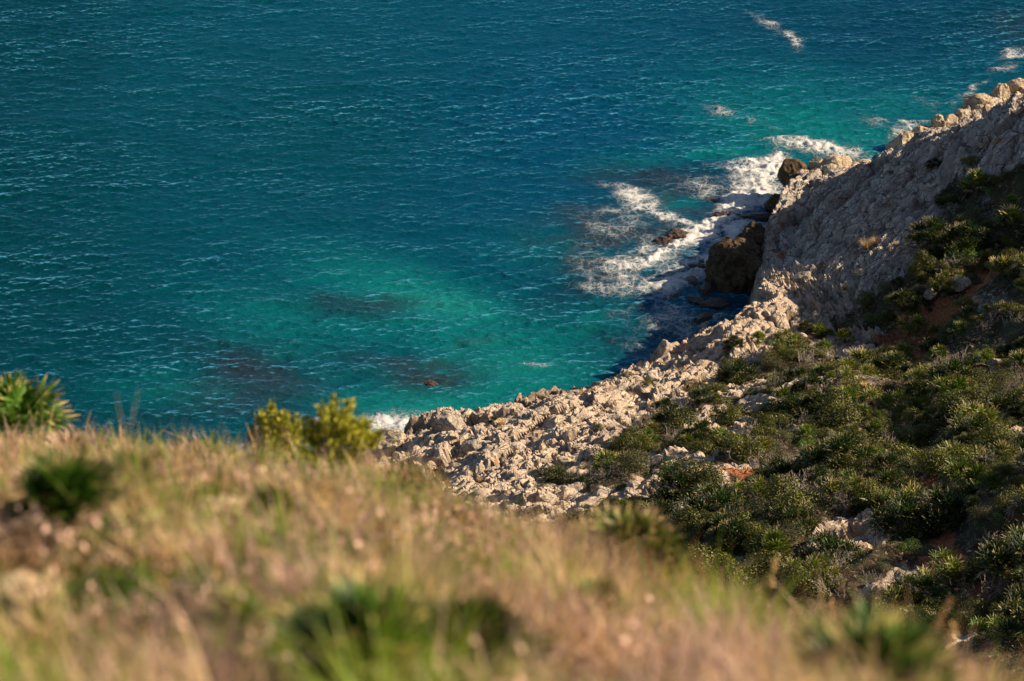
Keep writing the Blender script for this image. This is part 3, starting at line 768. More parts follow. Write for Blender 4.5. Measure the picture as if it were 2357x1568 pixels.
# ---- the plants one can pick out in the photograph
for key, px, py, s, lab, cat, g in [
 ('p1',1894,812,1.15,'bright green fan palm glowing alone at the lower edge of the pale rocks','palm',GP),
 ('p2',1774,836,1.05,'fan palm with a ring of straw-coloured leaf tips, standing clear on pale rock','palm',GP),
 ('p1',1744,790,.95,'small neat green fan palm between the rock strip and a dark shrub','palm',GP),
 ('p4',1692,796,.85,'small dark fan palm clump nearest the cove, first of the row along the rocks','palm',GP),
 ('p5',1811,785,1.0,'yellow-green fan palm clump directly left of two tall green heads','palm',GP),
 ('p3',1886,775,1.1,'tall green fan palm clump of several heads above the bright single palm','palm',GP),
 ('p2',1946,788,1.2,'round fan palm with pale brown fringed top, right of the tall green clump','palm',GP),
 ('p3',1790,890,1.1,'green fan palm below the lone straw-ringed palm','palm',GP),
 ('p4',1700,880,1.5,'wide dome of dark fan palms with pale tips on the left of the bushy slope','palm',GP),
 ('p1',1966,915,1.05,'fan palm with drooping dry leaves in the middle of the slope','palm',GP),
 ('p5',1987,845,1.0,'yellowing fan palm on a short leaning stem left of the dirt path','palm',GP),
 ('p5',2178,660,1.3,'large fan palm hanging over the upper bend of the red path','palm',GP),
 ('p5',2110,770,1.5,'broad fan palm thicket just left of the orange bare earth','palm',GP),
 ('p3',2208,775,1.3,'fan palms right of the orange bare earth','palm',GP),
 ('p1',2267,840,1.2,'green fan palm near the right edge, below a grey boulder','palm',GP),
 ('p5',2045,945,1.4,'fan palm clump on the left brink of the path at mid height','palm',GP),
 ('p3',2129,940,1.0,'fan palm on the right brink of the path opposite the round grey bush','palm',GP),
 ('p3',1857,1015,1.1,'fan palm with a bright green heart low on the slope','palm',GP),
 ('p1',1649,925,.7,'tiny fan palm at the far left of the lower slope','palm',GP),
 ('p1',2080,1115,1.0,'vivid green fan palm beside the dark lower path','palm',GP),
 ('p4',2085,1225,1.6,'great dome of fan palms with tan fringe left of the dark hollow','palm',GP),
 ('p5',2190,1345,1.45,'large fan palm clump low by the red earth at the bottom right','palm',GP),
 ('p1',2280,1130,1.1,'spiky fan palm with dry skirt at the lower right','palm',GP),
 ('p4',1530,950,.95,'dark fan palm standing alone at the left end of the shrubs','palm',GP),
 ('p3',1490,1010,.9,'low fan palms on the rocks above the round green bush','palm',GP),
 ('p1',2325,480,1.2,'fan palm highest up at the right edge of the picture','palm',GP),
 ('p3',2180,470,1.0,'fan palms at the top of the bushy slope next to grey slabs','palm',GP),
 ('b1',1545,1085,1.0,'round bright green bush alone on the boulder slope','shrub',GB),
 ('b1',2016,738,1.0,'flat light green shrub left of the small bright shrub by the path','shrub',GB),
 ('b1',2105,722,.7,'small bright green shrub at the head of the orange earth patch','shrub',GB),
 ('b1',2221,590,1.5,'big yellow-green bush left of the upper path','shrub',GB),
 ('g1',2052,900,.95,'round grey-green bush overhanging the path','shrub',GB),
 ('b1',2095,1010,1.1,'tall bright bush leaning over the left side of the dark path','shrub',GB),
 ('b1',1695,955,.6,'small vivid green shrub near the boulders','shrub',GB),
 ('b1',1704,1165,.8,'low feathery green bush among dead twigs','shrub',GB),
 ('g1',2185,1150,1.35,'large grey-green domed bush right of the dark path','shrub',GB),
 ('m1',2132,615,1.2,'dark mastic shrub between grey slabs and the yellow-green bush','shrub',GM),
 ('m2',2225,1330,1.0,'dense dark mastic dome above the lowest red earth','shrub',GM),
 ('m1',1990,700,1.0,'dark low mastic shrub along the edge of the lit rocks','shrub',GM),
 ('t2',1850,1130,1.15,'tall bleached dead bush beside the orange soil patch','dead shrub',GT),
 ('t2',1915,1370,1.1,'curved white dead branch low in the hollow','dead shrub',GT),
 ('t1',2040,1365,1.0,'cage of thin bare twigs right of the curved white branch','dead shrub',GT),
 ('t1',1690,1215,1.2,'pinkish tangle of dead twigs at the foot of the slope','dead shrub',GT),
 ('t1',1460,1160,.8,'dead twig bush on the boulders above the near brow','dead shrub',GT),
 ('t2',1570,1195,.9,'forked dead twigs between the boulders and the ochre rock','dead shrub',GT),
 ('t1',1930,745,.8,'leafless grey bush above the brown-topped palm','dead shrub',GT),
 ('t1',1330,1200,.7,'pale dead twigs nearest the grassy brow','dead shrub',GT),
 ('d1',1995,570,1.4,'pale straw tuft glowing in front of the grey slabs','grass tuft',GD),
 ('d1',2015,560,1.1,'second straw tuft, upper right neighbour of the pale one before the slabs','grass tuft',GD),
 ('d1',1945,665,.9,'straw tuft among the lit stones above the palms','grass tuft',GD)]:
    place(key, px, py, s, lab, cat, g)

# ---- the rest of the cover, scattered over the slope where the photograph shows it
def scatter(n, keys, smin, smax, gap, label, cat, group, rockish=False, seed=0, vmin=.85, key_open=False):
    r = np.random.default_rng(seed); k = 0; tries = 0
    while k < n and tries < n * 120:
        tries += 1
        x = r.uniform(-5, 60); y = r.uniform(60, 215)
        z = gz(x, y); px, py = project(x, y, z)
        if not (-40 < px < 2420 and -10 < py < 1560): continue
        j = np.searchsorted(ys, y); i = np.searchsorted(xs, x); vg = AT['veg'][j, i]
        if (vg < vmin) != rockish: continue
        if rockish and D[j, i] < 2: continue
        # in front of the near brow
        bx = np.interp(px, [0, 850, 1350, 1700, 2357], [980, 1010, 1200, 1350, 1520])
        if py > bx + 30: continue
        if not rockish and fbm(np.array([x*.16]), np.array([y*.16]), 0, 3, 500)[0] < -.10 + (.0 if key_open else .0) and not key_open: continue
        s = smin + (smax - smin) * r.random() ** 1.6
        if AT['path'][j, i] > .45 and not rockish: continue
        if any((x - a_) ** 2 + (y - b_) ** 2 < (gap * (s + c_) * .5) ** 2 for a_, b_, c_ in PLACED): continue
        key = keys[r.integers(0, len(keys))]
        kk = {'p': 0, 'm': 1, 'b': 2, 'g': 3, 't': 4, 'd': 5}[key[0]]
        place(key, 0, 0, s, label(px, py, s, key), cat, group, loc=(x, y, z)); k += 1
    return k
def zone(px, py):
    if py < 560: return 'high on the slope under the grey slabs'
    if py < 760: return 'beside the red earth track'
    if px > 2120 and py < 1020: return 'on the bank right of the red earth patches'
    if px > 2120: return 'in the dark lower right hollow'
    if py < 900: return 'just below the sunlit rock strip'
    if py < 1080: return 'in the middle of the bushy slope'
    return 'low on the slope above the grassy brow'
LOOK = {'p1': 'single green', 'p2': 'straw-fringed', 'p3': 'three-headed green', 'p4': 'dark many-headed', 'p5': 'yellowing many-headed', 'm1': 'rounded dark', 'm2': 'spreading dark', 'b1': 'bright green', 'g1': 'grey-green'}
def size_word(s, a, b): return 'small' if s < a else ('large' if s > b else 'mid-sized')
n1_ = scatter(200, ['p1','p2','p3','p4','p5','p4','p4'], .6, 2.0, .8, lambda px, py, s, k: f"{size_word(s,.95,1.3)} {LOOK[k]} fan palm {zone(px,py)}", 'palm', GP, seed=3)
n2_ = scatter(250, ['m1','m2','m1','m2','g1'], .6, 2.0, .75, lambda px, py, s, k: f"{size_word(s,.85,1.25)} {LOOK[k]} shrub {zone(px,py)}", 'shrub', GM, seed=4)
n3_ = scatter(60, ['b1','g1'], .45, .9, .7, lambda px, py, s, k: f"{size_word(s,.6,.8)} {LOOK[k]} low shrub {zone(px,py)}", 'shrub', GB, seed=5, key_open=True)
n4_ = scatter(150, ['t1','t2','t1'], .7, 1.5, .4, lambda px, py, s, k: f"{size_word(s,.75,.95)} bare grey dead shrub {zone(px,py)}", 'dead shrub', GT, seed=6, key_open=True)
n5_ = scatter(35, ['d1'], .5, .9, .6, lambda px, py, s, k: f"{size_word(s,.6,.75)} straw tuft between lit stones {'near the cove' if py < 900 else 'above the shore toe'}", 'grass tuft', GD, True, 7)
n6_ = scatter(22, ['m1','p4','t1','m2'], .35, .8, .8, lambda px, py, s, k: f"{'bare grey' if k=='t1' else ('dark palm-leaved' if k=='p4' else 'dark')} tuft of scrub rooted in the bare limestone {'of the grey slabs' if py < 640 else ('above the cove' if py < 900 else 'near the shore toe')}", 'shrub', 'lone scrub tufts on bare rock', True, 8)
print('scattered', n1_, n2_, n3_, n4_, n5_)

# ---- low ground cover between the shrubs: nobody could count it
def cover(n, seed, size, mat, name, lab, cat, lo, hi, hgt=.10, thr=-.1):
    r = np.random.default_rng(seed)
    x = r.uniform(-5, 54, n); y = r.uniform(60, 216, n)
    j = np.clip(np.searchsorted(ys, y), 0, len(ys)-1); i = np.clip(np.searchsorted(xs, x), 0, len(xs)-1)
    z = CZ[j, i]; px, py = project(x, y, z)
    vg = AT['veg'][j, i]
    ok = (vg > lo) & (vg <= hi) & (px > 800) & (px < 2450) & (py < 1600) & (AT['path'][j, i] < .4) & (D[j, i] > 2.5) & (fbm(x*.5, y*.5, 0, 3, seed) > thr)
    x, y, z = CX[j, i][ok], CY[j, i][ok], z[ok]; x = x + r.uniform(-.07, .07, len(x)); y = y + r.uniform(-.07, .07, len(y))
    m = 7; P = np.repeat(np.stack([x, y, z], 1), m, 0) + np.abs(r.normal(0, 1, (len(x)*m, 3))) * np.array([0, 0, hgt]) + r.normal(0, .10, (len(x)*m, 3)) * np.array([1, 1, 0])
    q = Q(); leaves(q, P, np.tile([0., 0, 1.], (len(P), 1)), size, .4, .7)
    o = q.obj(name, mat); tag(o, lab, cat, kind='stuff'); return len(P)
c1 = cover(60000, 11, .085, M_mastic, 'low_herbs', 'dark low herbs covering the ground between the shrubs', 'ground cover', .45, 1.1, .10, -.25)
c2 = cover(30000, 12, .09, M_grey, 'dry_herbs', 'brownish dry herbs matted between palms and shrubs', 'ground cover', .4, 1.1, .10, .0)
c3 = cover(12000, 13, .06, M_bright, 'sprouting_herbs', 'sparse bright green sprouts in the gravel and rock cracks', 'ground cover', .1, 1.1, .05, .18)
print('cover', c1, c2, c3)

# ---- loose stones and shore rocks
M_cove = rock_mat('cove_rock', (.022, .015, .009), (.06, .040, .022), (.11, .075, .042), 0, .1)
def rock_thing(name, mat, px, py, size, label, cat, z=None, seed=1, cuts=14, cutlo=.62, rough=.08, sink=.25, rz=0, sub=4, group=None, tilt=0):
    if z is None: loc = surf(px, py)
    else: loc = (*at_z(px, py, z), z)
    o = stone(name, mat, size, seed, cuts, cutlo, rough, sub)
    o.location = (float(loc[0]), float(loc[1]), float(loc[2]) + size[2] * (1 - 2 * sink) * .5)
    o.rotation_euler = (tilt, 0, rz)
    return tag(o, label, cat, group)
rock_thing('boulder', M_rocky, 1926, 392, (1.35,1.1,1.0), 'largest round tan boulder on the point beyond the cove', 'boulder', seed=3, cuts=6, cutlo=.8, z=2.3)
rock_thing('boulder', M_rocky, 1880, 392, (.75,.7,.85), 'upright round boulder at the left end of the tan boulder group', 'boulder', seed=4, cuts=6, cutlo=.8, z=2.2)
rock_thing('boulder', M_rocky, 1912, 403, (.8,.8,.7), 'smaller round boulder resting against the front of the largest one', 'boulder', seed=5, cuts=6, cutlo=.75, z=2.6)
rock_thing('boulder', M_rock, 1948, 408, (.95,.8,.75), 'cracked pale boulder right in front of the largest round one', 'boulder', seed=6, cuts=12, z=2.7)
rock_thing('boulder', M_rocky, 1988, 388, (.8,.75,.6), 'round boulder at the right end of the tan boulder group', 'boulder', seed=7, cuts=6, cutlo=.8, z=2.4)
rock_thing('boulder', M_rocky, 1968, 392, (.7,.6,.5), 'low boulder between the largest and the rightmost of the group', 'boulder', seed=8, cuts=8, cutlo=.8, z=2.4)
rock_thing('boulder', M_brown, 1826, 425, (1.3,1.2,1.7), 'block-shaped boulder with sunlit top at the cove mouth', 'boulder', seed=9, cuts=18, z=1.2, cutlo=.58)
rock_thing('boulder', M_brown, 1850, 440, (1.4,1.2,1.3), 'squat brown block behind the one with the sunlit top', 'boulder', seed=10, cuts=18, z=1.6)
rock_thing('sea_rock', M_brown, 1784, 478, (.85,.8,1.1), 'dark pointed rock at the foot of the grey slabs', 'rock', seed=11, cuts=16, z=.2)
rock_thing('sea_rock', M_wet, 1760, 500, (1.8,.8,.35), 'flat dark ledge running out of the grey slab foot', 'rock', seed=12, cuts=14, z=0, sink=.4)
rock_thing('sea_rock', M_cove, 1698, 640, (2.3,2.6,2.5), 'huge brown overhanging rock mass filling the cove', 'rock', seed=18, cuts=10, cutlo=.8, rough=.16, z=0, sink=.3, sub=5)
rock_thing('sea_rock', M_cove, 1735, 600, (1.6,2.2,2.3), 'brown buttress between the rock mass and the grey slabs', 'rock', seed=19, cuts=10, cutlo=.8, rough=.14, z=0, sink=.3, sub=5)
rock_thing('sea_rock', M_wet, 1680, 574, (1.05,.9,.75), 'black rock in the foam behind the brown mass', 'rock', seed=15, cuts=18, z=0, sink=.3)
rock_thing('sea_rock', M_wet, 1622, 605, (.5,.4,.28), 'small black rock poking from the foam left of the brown mass', 'rock', seed=16, cuts=12, z=0)
for i, (a_, b_, sx, sy, sz, lab) in enumerate([(1605,615,.9,.5,.22,'topmost of the low black reefs left of the brown mass'),(1590,650,.8,.7,.2,'second low black reef down, washed by foam'),(1630,665,.9,.7,.3,'low black reef touching the brown mass'),
    (1600,690,.9,.6,.22,'wide low reef in the middle of the cove shade'),(1650,700,1.2,.8,.35,'dark reef at the foot of the brown mass'),(1620,735,1.0,.5,.25,'lowest dark reef by the lit cliff edge'),(1560,680,.4,.4,.14,'smallest reef head, furthest left in the shade')]):
    rock_thing('reef_rock', M_wet, a_, b_, (sx, sy, sz), lab, 'reef', z=0, seed=20+i, cuts=16, sink=.35, rough=.2, rz=i*.8, group='dark reefs in the cove')
rock_thing('reef_rock', M_reef, 1558, 540, (1.1,.9,.34), 'red-brown wet reef at the heart of the swirling foam', 'reef', z=-.08, seed=31, cuts=8, sink=.4, rough=.25, rz=.5)
rock_thing('reef_rock', M_reef, 1530, 556, (.8,.6,.24), 'small orange-brown wet reef left of the larger red one', 'reef', z=-.08, seed=32, cuts=8, sink=.4, rough=.25)
rock_thing('reef_rock', M_reef, 1668, 497, (1.2,.5,.26), 'long red-brown reef near the cove mouth', 'reef', z=-.05, seed=33, cuts=8, sink=.4, rough=.25)
rock_thing('reef_rock', M_reef, 1640, 462, (.7,.4,.12), 'thin awash reef furthest out behind the foam', 'reef', z=-.04, seed=34, cuts=8, sink=.4, rough=.25)
rock_thing('reef_rock', M_reef, 985, 884, (.6,.5,.16), 'lone brown rock awash in the turquoise water by the shore toe', 'reef', z=-.06, seed=35, cuts=8, sink=.4, rough=.25)
rock_thing('boulder', M_rock, 1527, 806, (.38,.34,.62), 'small white pillar stone on the cliff edge', 'boulder', seed=36, cuts=12)
rock_thing('boulder', M_rock, 1180, 1040, (.75,.6,.5), 'smooth pale slab boulder near the iron-stained hollow', 'boulder', seed=37, cuts=12)
rock_thing('boulder', M_rock, 1095, 1035, (.8,.55,.5), 'rounded boulder on the lower shore rocks', 'boulder', seed=38, cuts=8, cutlo=.75)
rock_thing('boulder', M_rock, 1120, 930, (.7,.6,.6), 'white lump crowning the shore edge', 'boulder', seed=39, cuts=10)
rock_thing('boulder', M_rock, 1035, 985, (1.1,.8,.8), 'big dark-sided boulder on the brink of the turquoise water', 'boulder', seed=40, cuts=10)
rock_thing('boulder', M_rocky, 900, 1040, (1.3,1.1,1.1), 'broad tan boulder at the very toe of the shore', 'boulder', seed=41, cuts=12)
rock_thing('boulder', M_rock, 2290, 845, (.5,.45,.5), 'grey boulder on the right bank above a green palm', 'boulder', seed=42, cuts=14)
rock_thing('boulder', M_rock, 2205, 660, (.8,.7,.6), 'pale boulder on the right side of the upper path', 'boulder', seed=43, cuts=14)
rock_thing('boulder', M_rocky, 2140, 680, (.5,.5,.35), 'reddish stone on the path bed', 'stone', seed=44, cuts=10)
for i, (a_, b_, sx, sy, sz, zz, lab) in enumerate([(2080,350,1.5,1.3,1.3,2.4,'sunlit outcrop left of the far shore stones, beyond the round boulders'),(2125,316,1.1,.9,.9,3,'orange-sided block low on the far shore'),(2160,296,.8,.7,.9,3.2,'upright cleft block on the far shore edge'),
    (2187,290,.9,.7,.7,3.2,'block right beside the cleft one on the far shore'),(2212,266,.7,.6,.5,3.2,'small cap stone on the far shore step'),(2250,250,1.6,1.0,1.0,3.2,'broad sunlit outcrop high on the far shore'),(2300,225,1.5,1.0,.9,3.2,'outcrop next to the right edge of the far shore'),(2345,206,1.4,1.0,.8,3.2,'topmost sunlit shore rock at the right edge')]):
    rock_thing('boulder', M_rocky, a_, b_, (sx, sy, sz), lab, 'boulder', z=zz, seed=80+i, cuts=14, cutlo=.62, rough=.14, rz=i*1.3)
stones = []
r = np.random.default_rng(77); k = 0; tries = 0
protos = [stone('loose_stone', M_rock if i < 4 else M_rocky, (.5, .4, .32), 60 + i, 16, .55, .10, 3) for i in range(6)]
nst = {}
while k < 230 and tries < 30000:
    tries += 1
    x = r.uniform(-8, 46); y = r.uniform(85, 205); j = np.searchsorted(ys, y); i = np.searchsorted(xs, x)
    z = CZ[j, i]; px, py = project(x, y, z)
    if not (840 < px < 2357 and 200 < py < 1330) or D[j, i] < 1.2 or AT['slab'][j, i] > .5 and r.random() < .75: continue
    vg = AT['veg'][j, i]
    if vg > .5 and r.random() > .10: continue
    if py > np.interp(px, [850, 1350, 1700, 2357], [1010, 1200, 1350, 1520]): continue
    s = r.uniform(.3, 1.0) ** 1.8 * (1.4 if vg < .5 else .7) + .15
    if k < 6: o = protos[k]
    else:
        o = protos[r.integers(0, 6)].copy(); col.objects.link(o)
    o.location = (x, y, z - .06 * s); o.rotation_euler = (r.uniform(-.5, .5), r.uniform(-.5, .5), r.uniform(0, 6.28)); o.scale = (s, s * r.uniform(.7, 1.1), s * r.uniform(.7, 1.1))
    where = 'half buried between shrubs' if vg > .5 else ('on the grey slabs beyond the cove' if AT['slab'][j, i] > .5 else ('on the sunlit strip above the cove' if px > 1350 else 'on the lower shore rocks'))
    tag(o, f"{size_word(s,.5,.95)} {'ochre' if M_rocky.name in [m_.name for m_ in o.data.materials] else 'pale'} angular loose stone {where}", 'stone', 'loose stones on the coast'); k += 1

# ---- spray thrown up where the swell breaks
M_spray = plain('white_spray', (.75, .76, .78), (.82, .82, .82), 3, .5, .0)
q = Q(); r = np.random.default_rng(9); pts = []
for (px, py, hh, n_, wd) in [(1745,418,1.3,420,.8),(1715,452,.8,260,.7),(1790,400,.6,160,.5),(1640,560,.45,160,.8),(1690,500,.5,200,.8),(1940,350,.4,120,.8)]:
    x0, y0 = at_z(px, py, 0)
    ang_ = r.uniform(-.6, .6, n_); ln = r.random(n_) ** .6
    pts.append(np.stack([x0 + np.sin(ang_) * ln * wd + r.normal(0, .10, n_), y0 + r.normal(0, .35, n_), ln * np.cos(ang_) * hh + .05], 1))
leaves(q, np.concatenate(pts), np.tile([0., -.6, .6], (len(np.concatenate(pts)), 1)), .045, .8, 1.0)
tag(q.obj('sea_spray', M_spray), 'white spray thrown up where waves hit the cove mouth', 'spray', kind='stuff')

# ================================================================== THINGS ON THE NEAR HILL
def near_pt(px, py):
    a, b, c = ray(px, py); t_ = np.linspace(2, 45, 3000)
    x, y, z = a * t_, b * t_, H + c * t_; g = near_z(x, y)
    k = np.argmax(z < g)
    if not (z < g).any():
        k = np.argmin(z - g)
    return float(x[k]), float(y[k]), float(g[k])
def nz(x, y): return float(near_z(np.array([x]), np.array([y]))[0])
def near_thing(name, px, py, label, cat, group=None):
    x, y, z = near_pt(px, py)
    return tag(empty(name, (x, y, z)), label, cat, group), x, y
def near_palm(px, py, Lp, Lf, nf, dead, label, mat=None, h=.15, nseg=15, s=1.0, rz=None, low=5):
    e, x, y = near_thing('fan_palm', px, py, label, 'palm', 'fan palms on the near hill')
    g, d, st = palm_q(nf=nf, Lp=Lp, Lf=Lf, h=h, nseg=nseg, low=low, dead=dead)
    g.obj('leaf_crown', mat or M_palm, e); d.obj('dead_leaves', M_deadn, e); st.obj('stem', M_bark, e)
    e.rotation_euler = (0, 0, random.uniform(0, 6.28) if rz is None else rz); e.scale = (s, s, s)
    return e
M_deadn = leaf_mat('bleached_palm_leaf', (.26, .17, .09), (.60, .45, .33), .4, .1, .9)
M_palmn = leaf_mat('near_palm_leaf', (.055, .135, .010), (.42, .32, .12), .4, .68, 1.05)
M_oliven = leaf_mat('olive_leaf', (.06, .10, .012), (.22, .24, .04), .5, .2, .9, .3)
M_rusty = leaf_mat('rusty_leaf', (.10, .09, .02), (.38, .22, .08), .5, .2, .9, .3)
near_palm(30, 990, .40, .34, 34, 8, 'green fan palm with fringed top against the water at the left edge', M_palmn)
near_palm(165, 1255, .17, .17, 26, 22, 'green fan palm low on the left, behind blurred dry fans', M_palmn)
near_palm(1450, 1290, .26, .22, 44, 26, 'sun-bleached green fan palm on the brow in front of the boulders', M_palm2)
near_palm(1085, 1625, .16, .13, 40, 8, 'large dark green fan palm at the bottom centre', M_palm3, s=1.0)
near_palm(850, 1640, .17, .18, 20, 4, 'pale green fan palm splayed left of the large dark one', M_palmn, low=25)
near_palm(2000, 1730, .24, .19, 46, 3, 'bright green fan palm at the bottom right', M_palmn)
near_palm(1370, 1470, .11, .10, 18, 8, 'small brownish fan palm right of the centre foreground', M_palm2)
near_palm(640, 1255, .12, .11, 16, 6, 'small green fan palm in the middle of the left grass', M_palm2)
near_palm(300, 1185, .12, .11, 16, 6, 'little fan palm right of the dark left one', M_palm)
near_palm(560, 1520, .08, .08, 14, 10, 'small half-dead fan palm behind the lit stone', M_palm2)
# dead fans
for px, py, s, lab in [(165,1100,.48,'tall bleached dead palm fan standing on the left brow'),(75,1190,.3,'dead palm fan at the left edge under the green palm'),(1240,1470,.22,'pale dead palm fan left of the small brownish palm'),
                       (1130,1430,.22,'cream-coloured dead palm fan near the picture centre'),(1600,1530,.22,'dead palm fan in the pinkish heath on the right'),(430,1460,.2,'dead palm fan beside the ochre stone'),(1330,1560,.2,'broken dead palm fans right of the large dark palm')]:
    e, x, y = near_thing('dead_palm', px, py, lab, 'dead palm', 'dead palm fans on the near hill')
    q = Q()
    for i in range(5):
        az = random.uniform(0, 6.28); el = R(random.uniform(45, 85))
        fan(q, np.zeros(3), (math.cos(az)*math.cos(el), math.sin(az)*math.cos(el), math.sin(el)), s*.45, s*.6, 13, random.random(), 80, .5)
    q.obj('dry_fans', M_deadn, e)
for px, py, s, lab in [(110,1150,.30,'pale plume of dead palm leaves in front of the dark left palm'),(235,1210,.24,'dead fan tilting right of the dark left palm'),(55,1300,.22,'dead palm leaves above the large rounded stone'),(310,1180,.26,'straw-pale dead fan between the left palms and the spurge bushes'),(470,1330,.2,'small dead fan in the orange grass'),(800,1390,.2,'small dead fan left of the picture centre')]:
    e, x, y = near_thing('dead_palm', px, py, lab, 'dead palm', 'dead palm fans on the near hill')
    q = Q()
    for i in range(7):
        az = random.uniform(0, 6.28); el = R(random.uniform(40, 85))
        fan(q, np.zeros(3), (math.cos(az)*math.cos(el), math.sin(az)*math.cos(el), math.sin(el)), s*.5, s*.6, 13, random.random(), 60, .6)
    q.obj('dry_fans', M_deadn, e)
# euphorbia bushes: upright paddles of leaves
def euphorbia(px, py, w_, hh, n, label, seed):
    e, x, y = near_thing('spurge_bush', px, py, label, 'shrub', 'yellow-green spurge bushes on the brow')
    g, b = Q(), Q(); r = np.random.default_rng(seed)
    for i in range(n):
        az = i * 2.4; rad = w_ * math.sqrt((i + .5) / n); top = np.array([rad*math.cos(az), rad*math.sin(az), hh * (1 - .35 * (rad / w_) ** 2) * r.uniform(.72, 1.08)])
        tube(b, [(0,0,-.05), top * .45 + np.array([0,0,.02]), top * .92], [.012, .009, .006], 5)
        m = 90; tt = r.random(m) ** .6
        ax = nrm(top)
        P = top[None] * (.55 + .45 * tt)[:,None]
        dd = nrm(r.normal(size=(m,3)) + ax * .9); P = P + dd * (.028 * (1.1 - tt) + .018)[:,None]
        leaves(g, P, nrm(np.cross(dd, r.normal(size=(m,3)))) , .055, .45, .3)
    g.obj('foliage', M_euph, e); b.obj('branches', M_bark, e)
euphorbia(640, 1045, .33, .74, 24, 'taller yellow-green spurge bush on the brow against the water', 1)
euphorbia(785, 1080, .33, .70, 24, 'right-hand spurge bush on the brow, touching the view of the shore rocks', 2)
euphorbia(710, 1080, .16, .26, 9, 'low spurge sprout between the two bigger bushes', 3)
# stones
def near_stone(px, py, size, label, seed, sink=.3, rz=0):
    x, y, z = near_pt(px, py)
    o = stone('stone', M_near, size, seed, 10, .7, .07, 4); o.location = (x, y, z + size[2] * (1 - 2*sink)); o.rotation_euler = (0, 0, rz)
    tag(o, label, 'stone', 'stones on the near hill')
near_stone(70, 1420, (.16,.13,.12), 'large rounded ochre stone at the left edge', 1)
near_stone(345, 1535, (.075,.055,.04), 'flat sunlit stone on the bare earth at the bottom left', 2, 0)
near_stone(240, 1505, (.04,.03,.025), 'small orange stone left of the flat sunlit stone', 3, .1)
near_stone(470, 1260, (.08,.06,.05), 'pale stone in the left grass, below the spurge bushes', 4, 0)
near_stone(510, 1195, (.12,.08,.06), 'cream flat stone above the pale stone in the left grass', 5, 0)
near_stone(440, 1540, (.045,.04,.03), 'little red-brown stone right of the flat sunlit stone', 6, .1)
# tall dry stalks standing above the brow on the right
for px, py, h_, lean, lab in [(1752,1425,.52,.06,'tallest straw stalk on the right brow against the dark slope'),(1895,1480,.34,.04,'short dim stalk right of the tallest one'),(2075,1500,.50,.20,'leaning straw stalk above the right brow'),
                              (2172,1520,.42,.04,'upright stalk right of the leaning one'),(2222,1530,.26,.02,'rightmost short straw stalk on the brow'),(1310,1250,.28,.05,'lone stalk on the brow left of the bleached palm')]:
    e, x, y = near_thing('dry_stalk', px, py, lab, 'stalk', 'dry stalks on the right brow')
    q = Q(); tube(q, [(0,0,-.05), (lean*.3, 0, h_*.5), (lean, .02, h_)], [.006, .005, .004], 5, .4); q.obj('stem', M_straw, e)
    q = Q(); m = 60; tt = rng.random(m)
    P = np.array([lean*.75, .015, h_*.72])[None] + tt[:,None] * np.array([lean*.3, .01, h_*.32])[None]
    leaves(q, P, rng.normal(size=(m,3)), .026, .4, .5); q.obj('seed_head', M_straw, e)

# ---- grass and heath: nobody could count it
def in_front(n, seed, rmin=2.2, over=1.5, pw=1.0):
    r = np.random.default_rng(seed)
    px = r.uniform(-260, 2620, n); th = (px - W0/2) / FP / .88
    rb = np.interp(px, BR_PX, BR_R) + over
    rr = rmin + (rb - rmin) * r.random(n) ** pw
    x = rr * np.sin(np.arctan(th)); y = rr * np.cos(np.arctan(th))
    return x, y, near_z(x, y), px, rr, r
def grass(name, mat, n, per, Lr, wr, lean, seed, lab, dens, clump=.05, nseg=3, pw=.8):
    x, y, z, px, rr, r = in_front(n, seed, pw=pw)
    tus = fbm(x * 1.5, y * 1.5, 0, 3, seed + 50)                        # tussocks and gaps
    ok = r.random(n) < dens(x, y, rr, px) * sstep(-.38, -.05, tus); x, y, z, rr, tus = x[ok], y[ok], z[ok], rr[ok], tus[ok]; n = len(x)
    i = np.repeat(np.arange(n), per); m = len(i)
    a = r.uniform(0, 6.28, m); rad = clump * np.sqrt(r.random(m)); tl = (r.uniform(.7, 1.15, n) * np.clip(.75 + 1.5 * tus, .35, 1.9))[i]
    q = Q(); nr = np.clip(.5 + 1.2 * fbm(x*1.1, y*1.1, 0, 3, seed), 0, 1)
    blades(q, x[i] + rad*np.cos(a), y[i] + rad*np.sin(a), z[i] - .02, r.uniform(*Lr, m) * tl, r.uniform(*wr, m) * (.8 + rr[i] / 25), r.uniform(*lean, m), np.clip(nr[i] * .65 + r.random(m) * .35, 0, 1), nseg, a + r.normal(0, .6, m))
    o = q.obj(name, mat); tag(o, lab, 'grass', kind='stuff'); return m
nzs = lambda s, k: (lambda x, y: fbm(x * s, y * s, 0, 3, k))
f1, f2, f3, f4 = nzs(.8, 301), nzs(.9, 302), nzs(.6, 303), nzs(.35, 304)
g1 = grass('dry_grass', M_straw, 15000, 8, (.10, .32), (.005, .012), (.2, .9), 401, 'straw-coloured grass covering the near hill', lambda x, y, r_, px: np.clip(.40 + 2.2 * f1(x, y), .04, 1))
g2 = grass('heath', M_pink, 13000, 9, (.10, .28), (.005, .013), (.1, .8), 402, 'pinkish brown dry heath over the near hill', lambda x, y, r_, px: np.clip(.45 + 2.2 * f2(x, y) + .5 * sstep(900, 1700, px), .05, 1), .07)
g3 = grass('green_grass', M_green, 11000, 8, (.10, .30), (.006, .013), (.2, .9), 403, 'green grass growing through the dry grass', lambda x, y, r_, px: np.clip(.62 + 3.0 * f3(x, y) + .15 * sstep(1100, 300, px), .03, .9), .06)
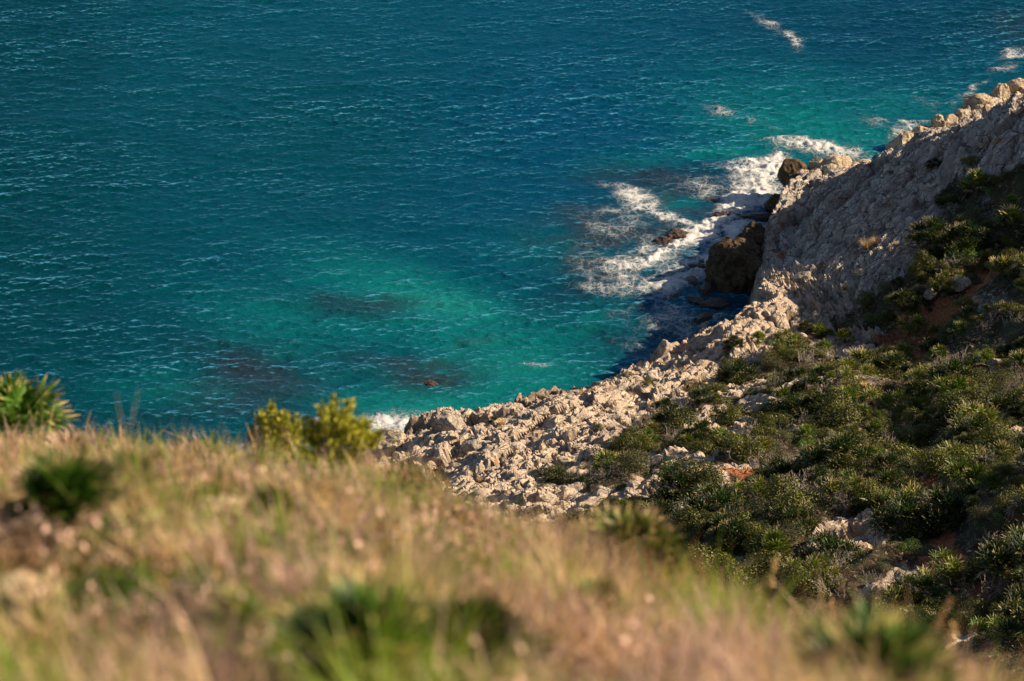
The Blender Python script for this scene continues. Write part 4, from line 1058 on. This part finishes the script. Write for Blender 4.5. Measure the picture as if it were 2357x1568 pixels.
g4 = grass('orange_grass', leaf_mat('orange_straw', (.26, .11, .025), (.50, .27, .085), .4, .1, .9), 9000, 9, (.14, .34), (.003, .006), (.1, .6), 404, 'rusty orange grass patches in the left foreground', lambda x, y, r_, px: np.clip(-.1 + 1.6 * f4(x, y) + .55 * sstep(900, 300, px) * sstep(14, 6, r_), 0, 1), .06)
# low leafy bushes sunk in the grass
for i, (px, py, s_, kd) in enumerate([(420,1120,.7,0),(560,1130,.8,0),(700,1200,.6,1),(880,1180,.8,0),(1010,1240,.6,1),(1180,1290,.6,0),(820,1310,.5,1),(380,1290,.5,0),(560,1380,.4,1),(930,1400,.4,0),(1500,1420,.5,1),(1700,1480,.4,0),(1880,1530,.45,1),
        (250,1400,.4,0),(700,1450,.35,0),(1240,1560,.35,1),(60,1240,.5,0),(480,1030,.6,0),(950,1100,.7,1),(150,1540,.3,0),(620,1560,.3,1),(1620,1590,.3,0),(2230,1600,.35,1)]):
    e, x, y = near_thing('low_bush', px, py, ['olive low bush sunk in the dry grass','rusty green low bush sunk in the pink heath'][kd], 'shrub', 'low bushes in the near grass ' + ['(olive)','(rusty)'][kd])
    g, b = mound_q(n=1300, rx=.42*s_, ry=.38*s_, rz=.34*s_, leaf=.035, aspect=.45)
    g.obj('foliage', [M_oliven, M_rusty][kd], e); b2 = Q(); tube(b2, [(0,0,-.05),(0,0,.12*s_)], [.01,.006], 5); b2.obj('branches', M_bark, e)
# small leaved undergrowth
x, y, z, px, rr, r = in_front(16000, 405, pw=.8)
ok = fbm(x*.9, y*.9, 0, 3, 305) > -.15; x, y, z = x[ok], y[ok], z[ok]
m = 9; P = np.repeat(np.stack([x, y, z], 1), m, 0) + np.abs(r.normal(0, 1, (len(x)*m, 3))) * np.array([0,0,.06]) + r.normal(0, .06, (len(x)*m, 3)) * np.array([1,1,0])
q = Q(); leaves(q, P, np.tile([0.,0,1.], (len(P),1)), .026, .5, .8)
tag(q.obj('undergrowth', M_grey), 'olive brown small-leaved undergrowth matted under the near grass', 'ground cover', kind='stuff')
q = Q(); sel = r.random(len(P)) < .16; P = P[sel]; P[:,2] += .10; leaves(q, P, np.tile([0.,0,1.], (len(P),1)), .042, .5, .9)
tag(q.obj('dry_leaves', M_pink), 'pale dead leaves caught in the grass', 'leaf litter', kind='stuff')
print('blades', g1, g2, g3, g4)
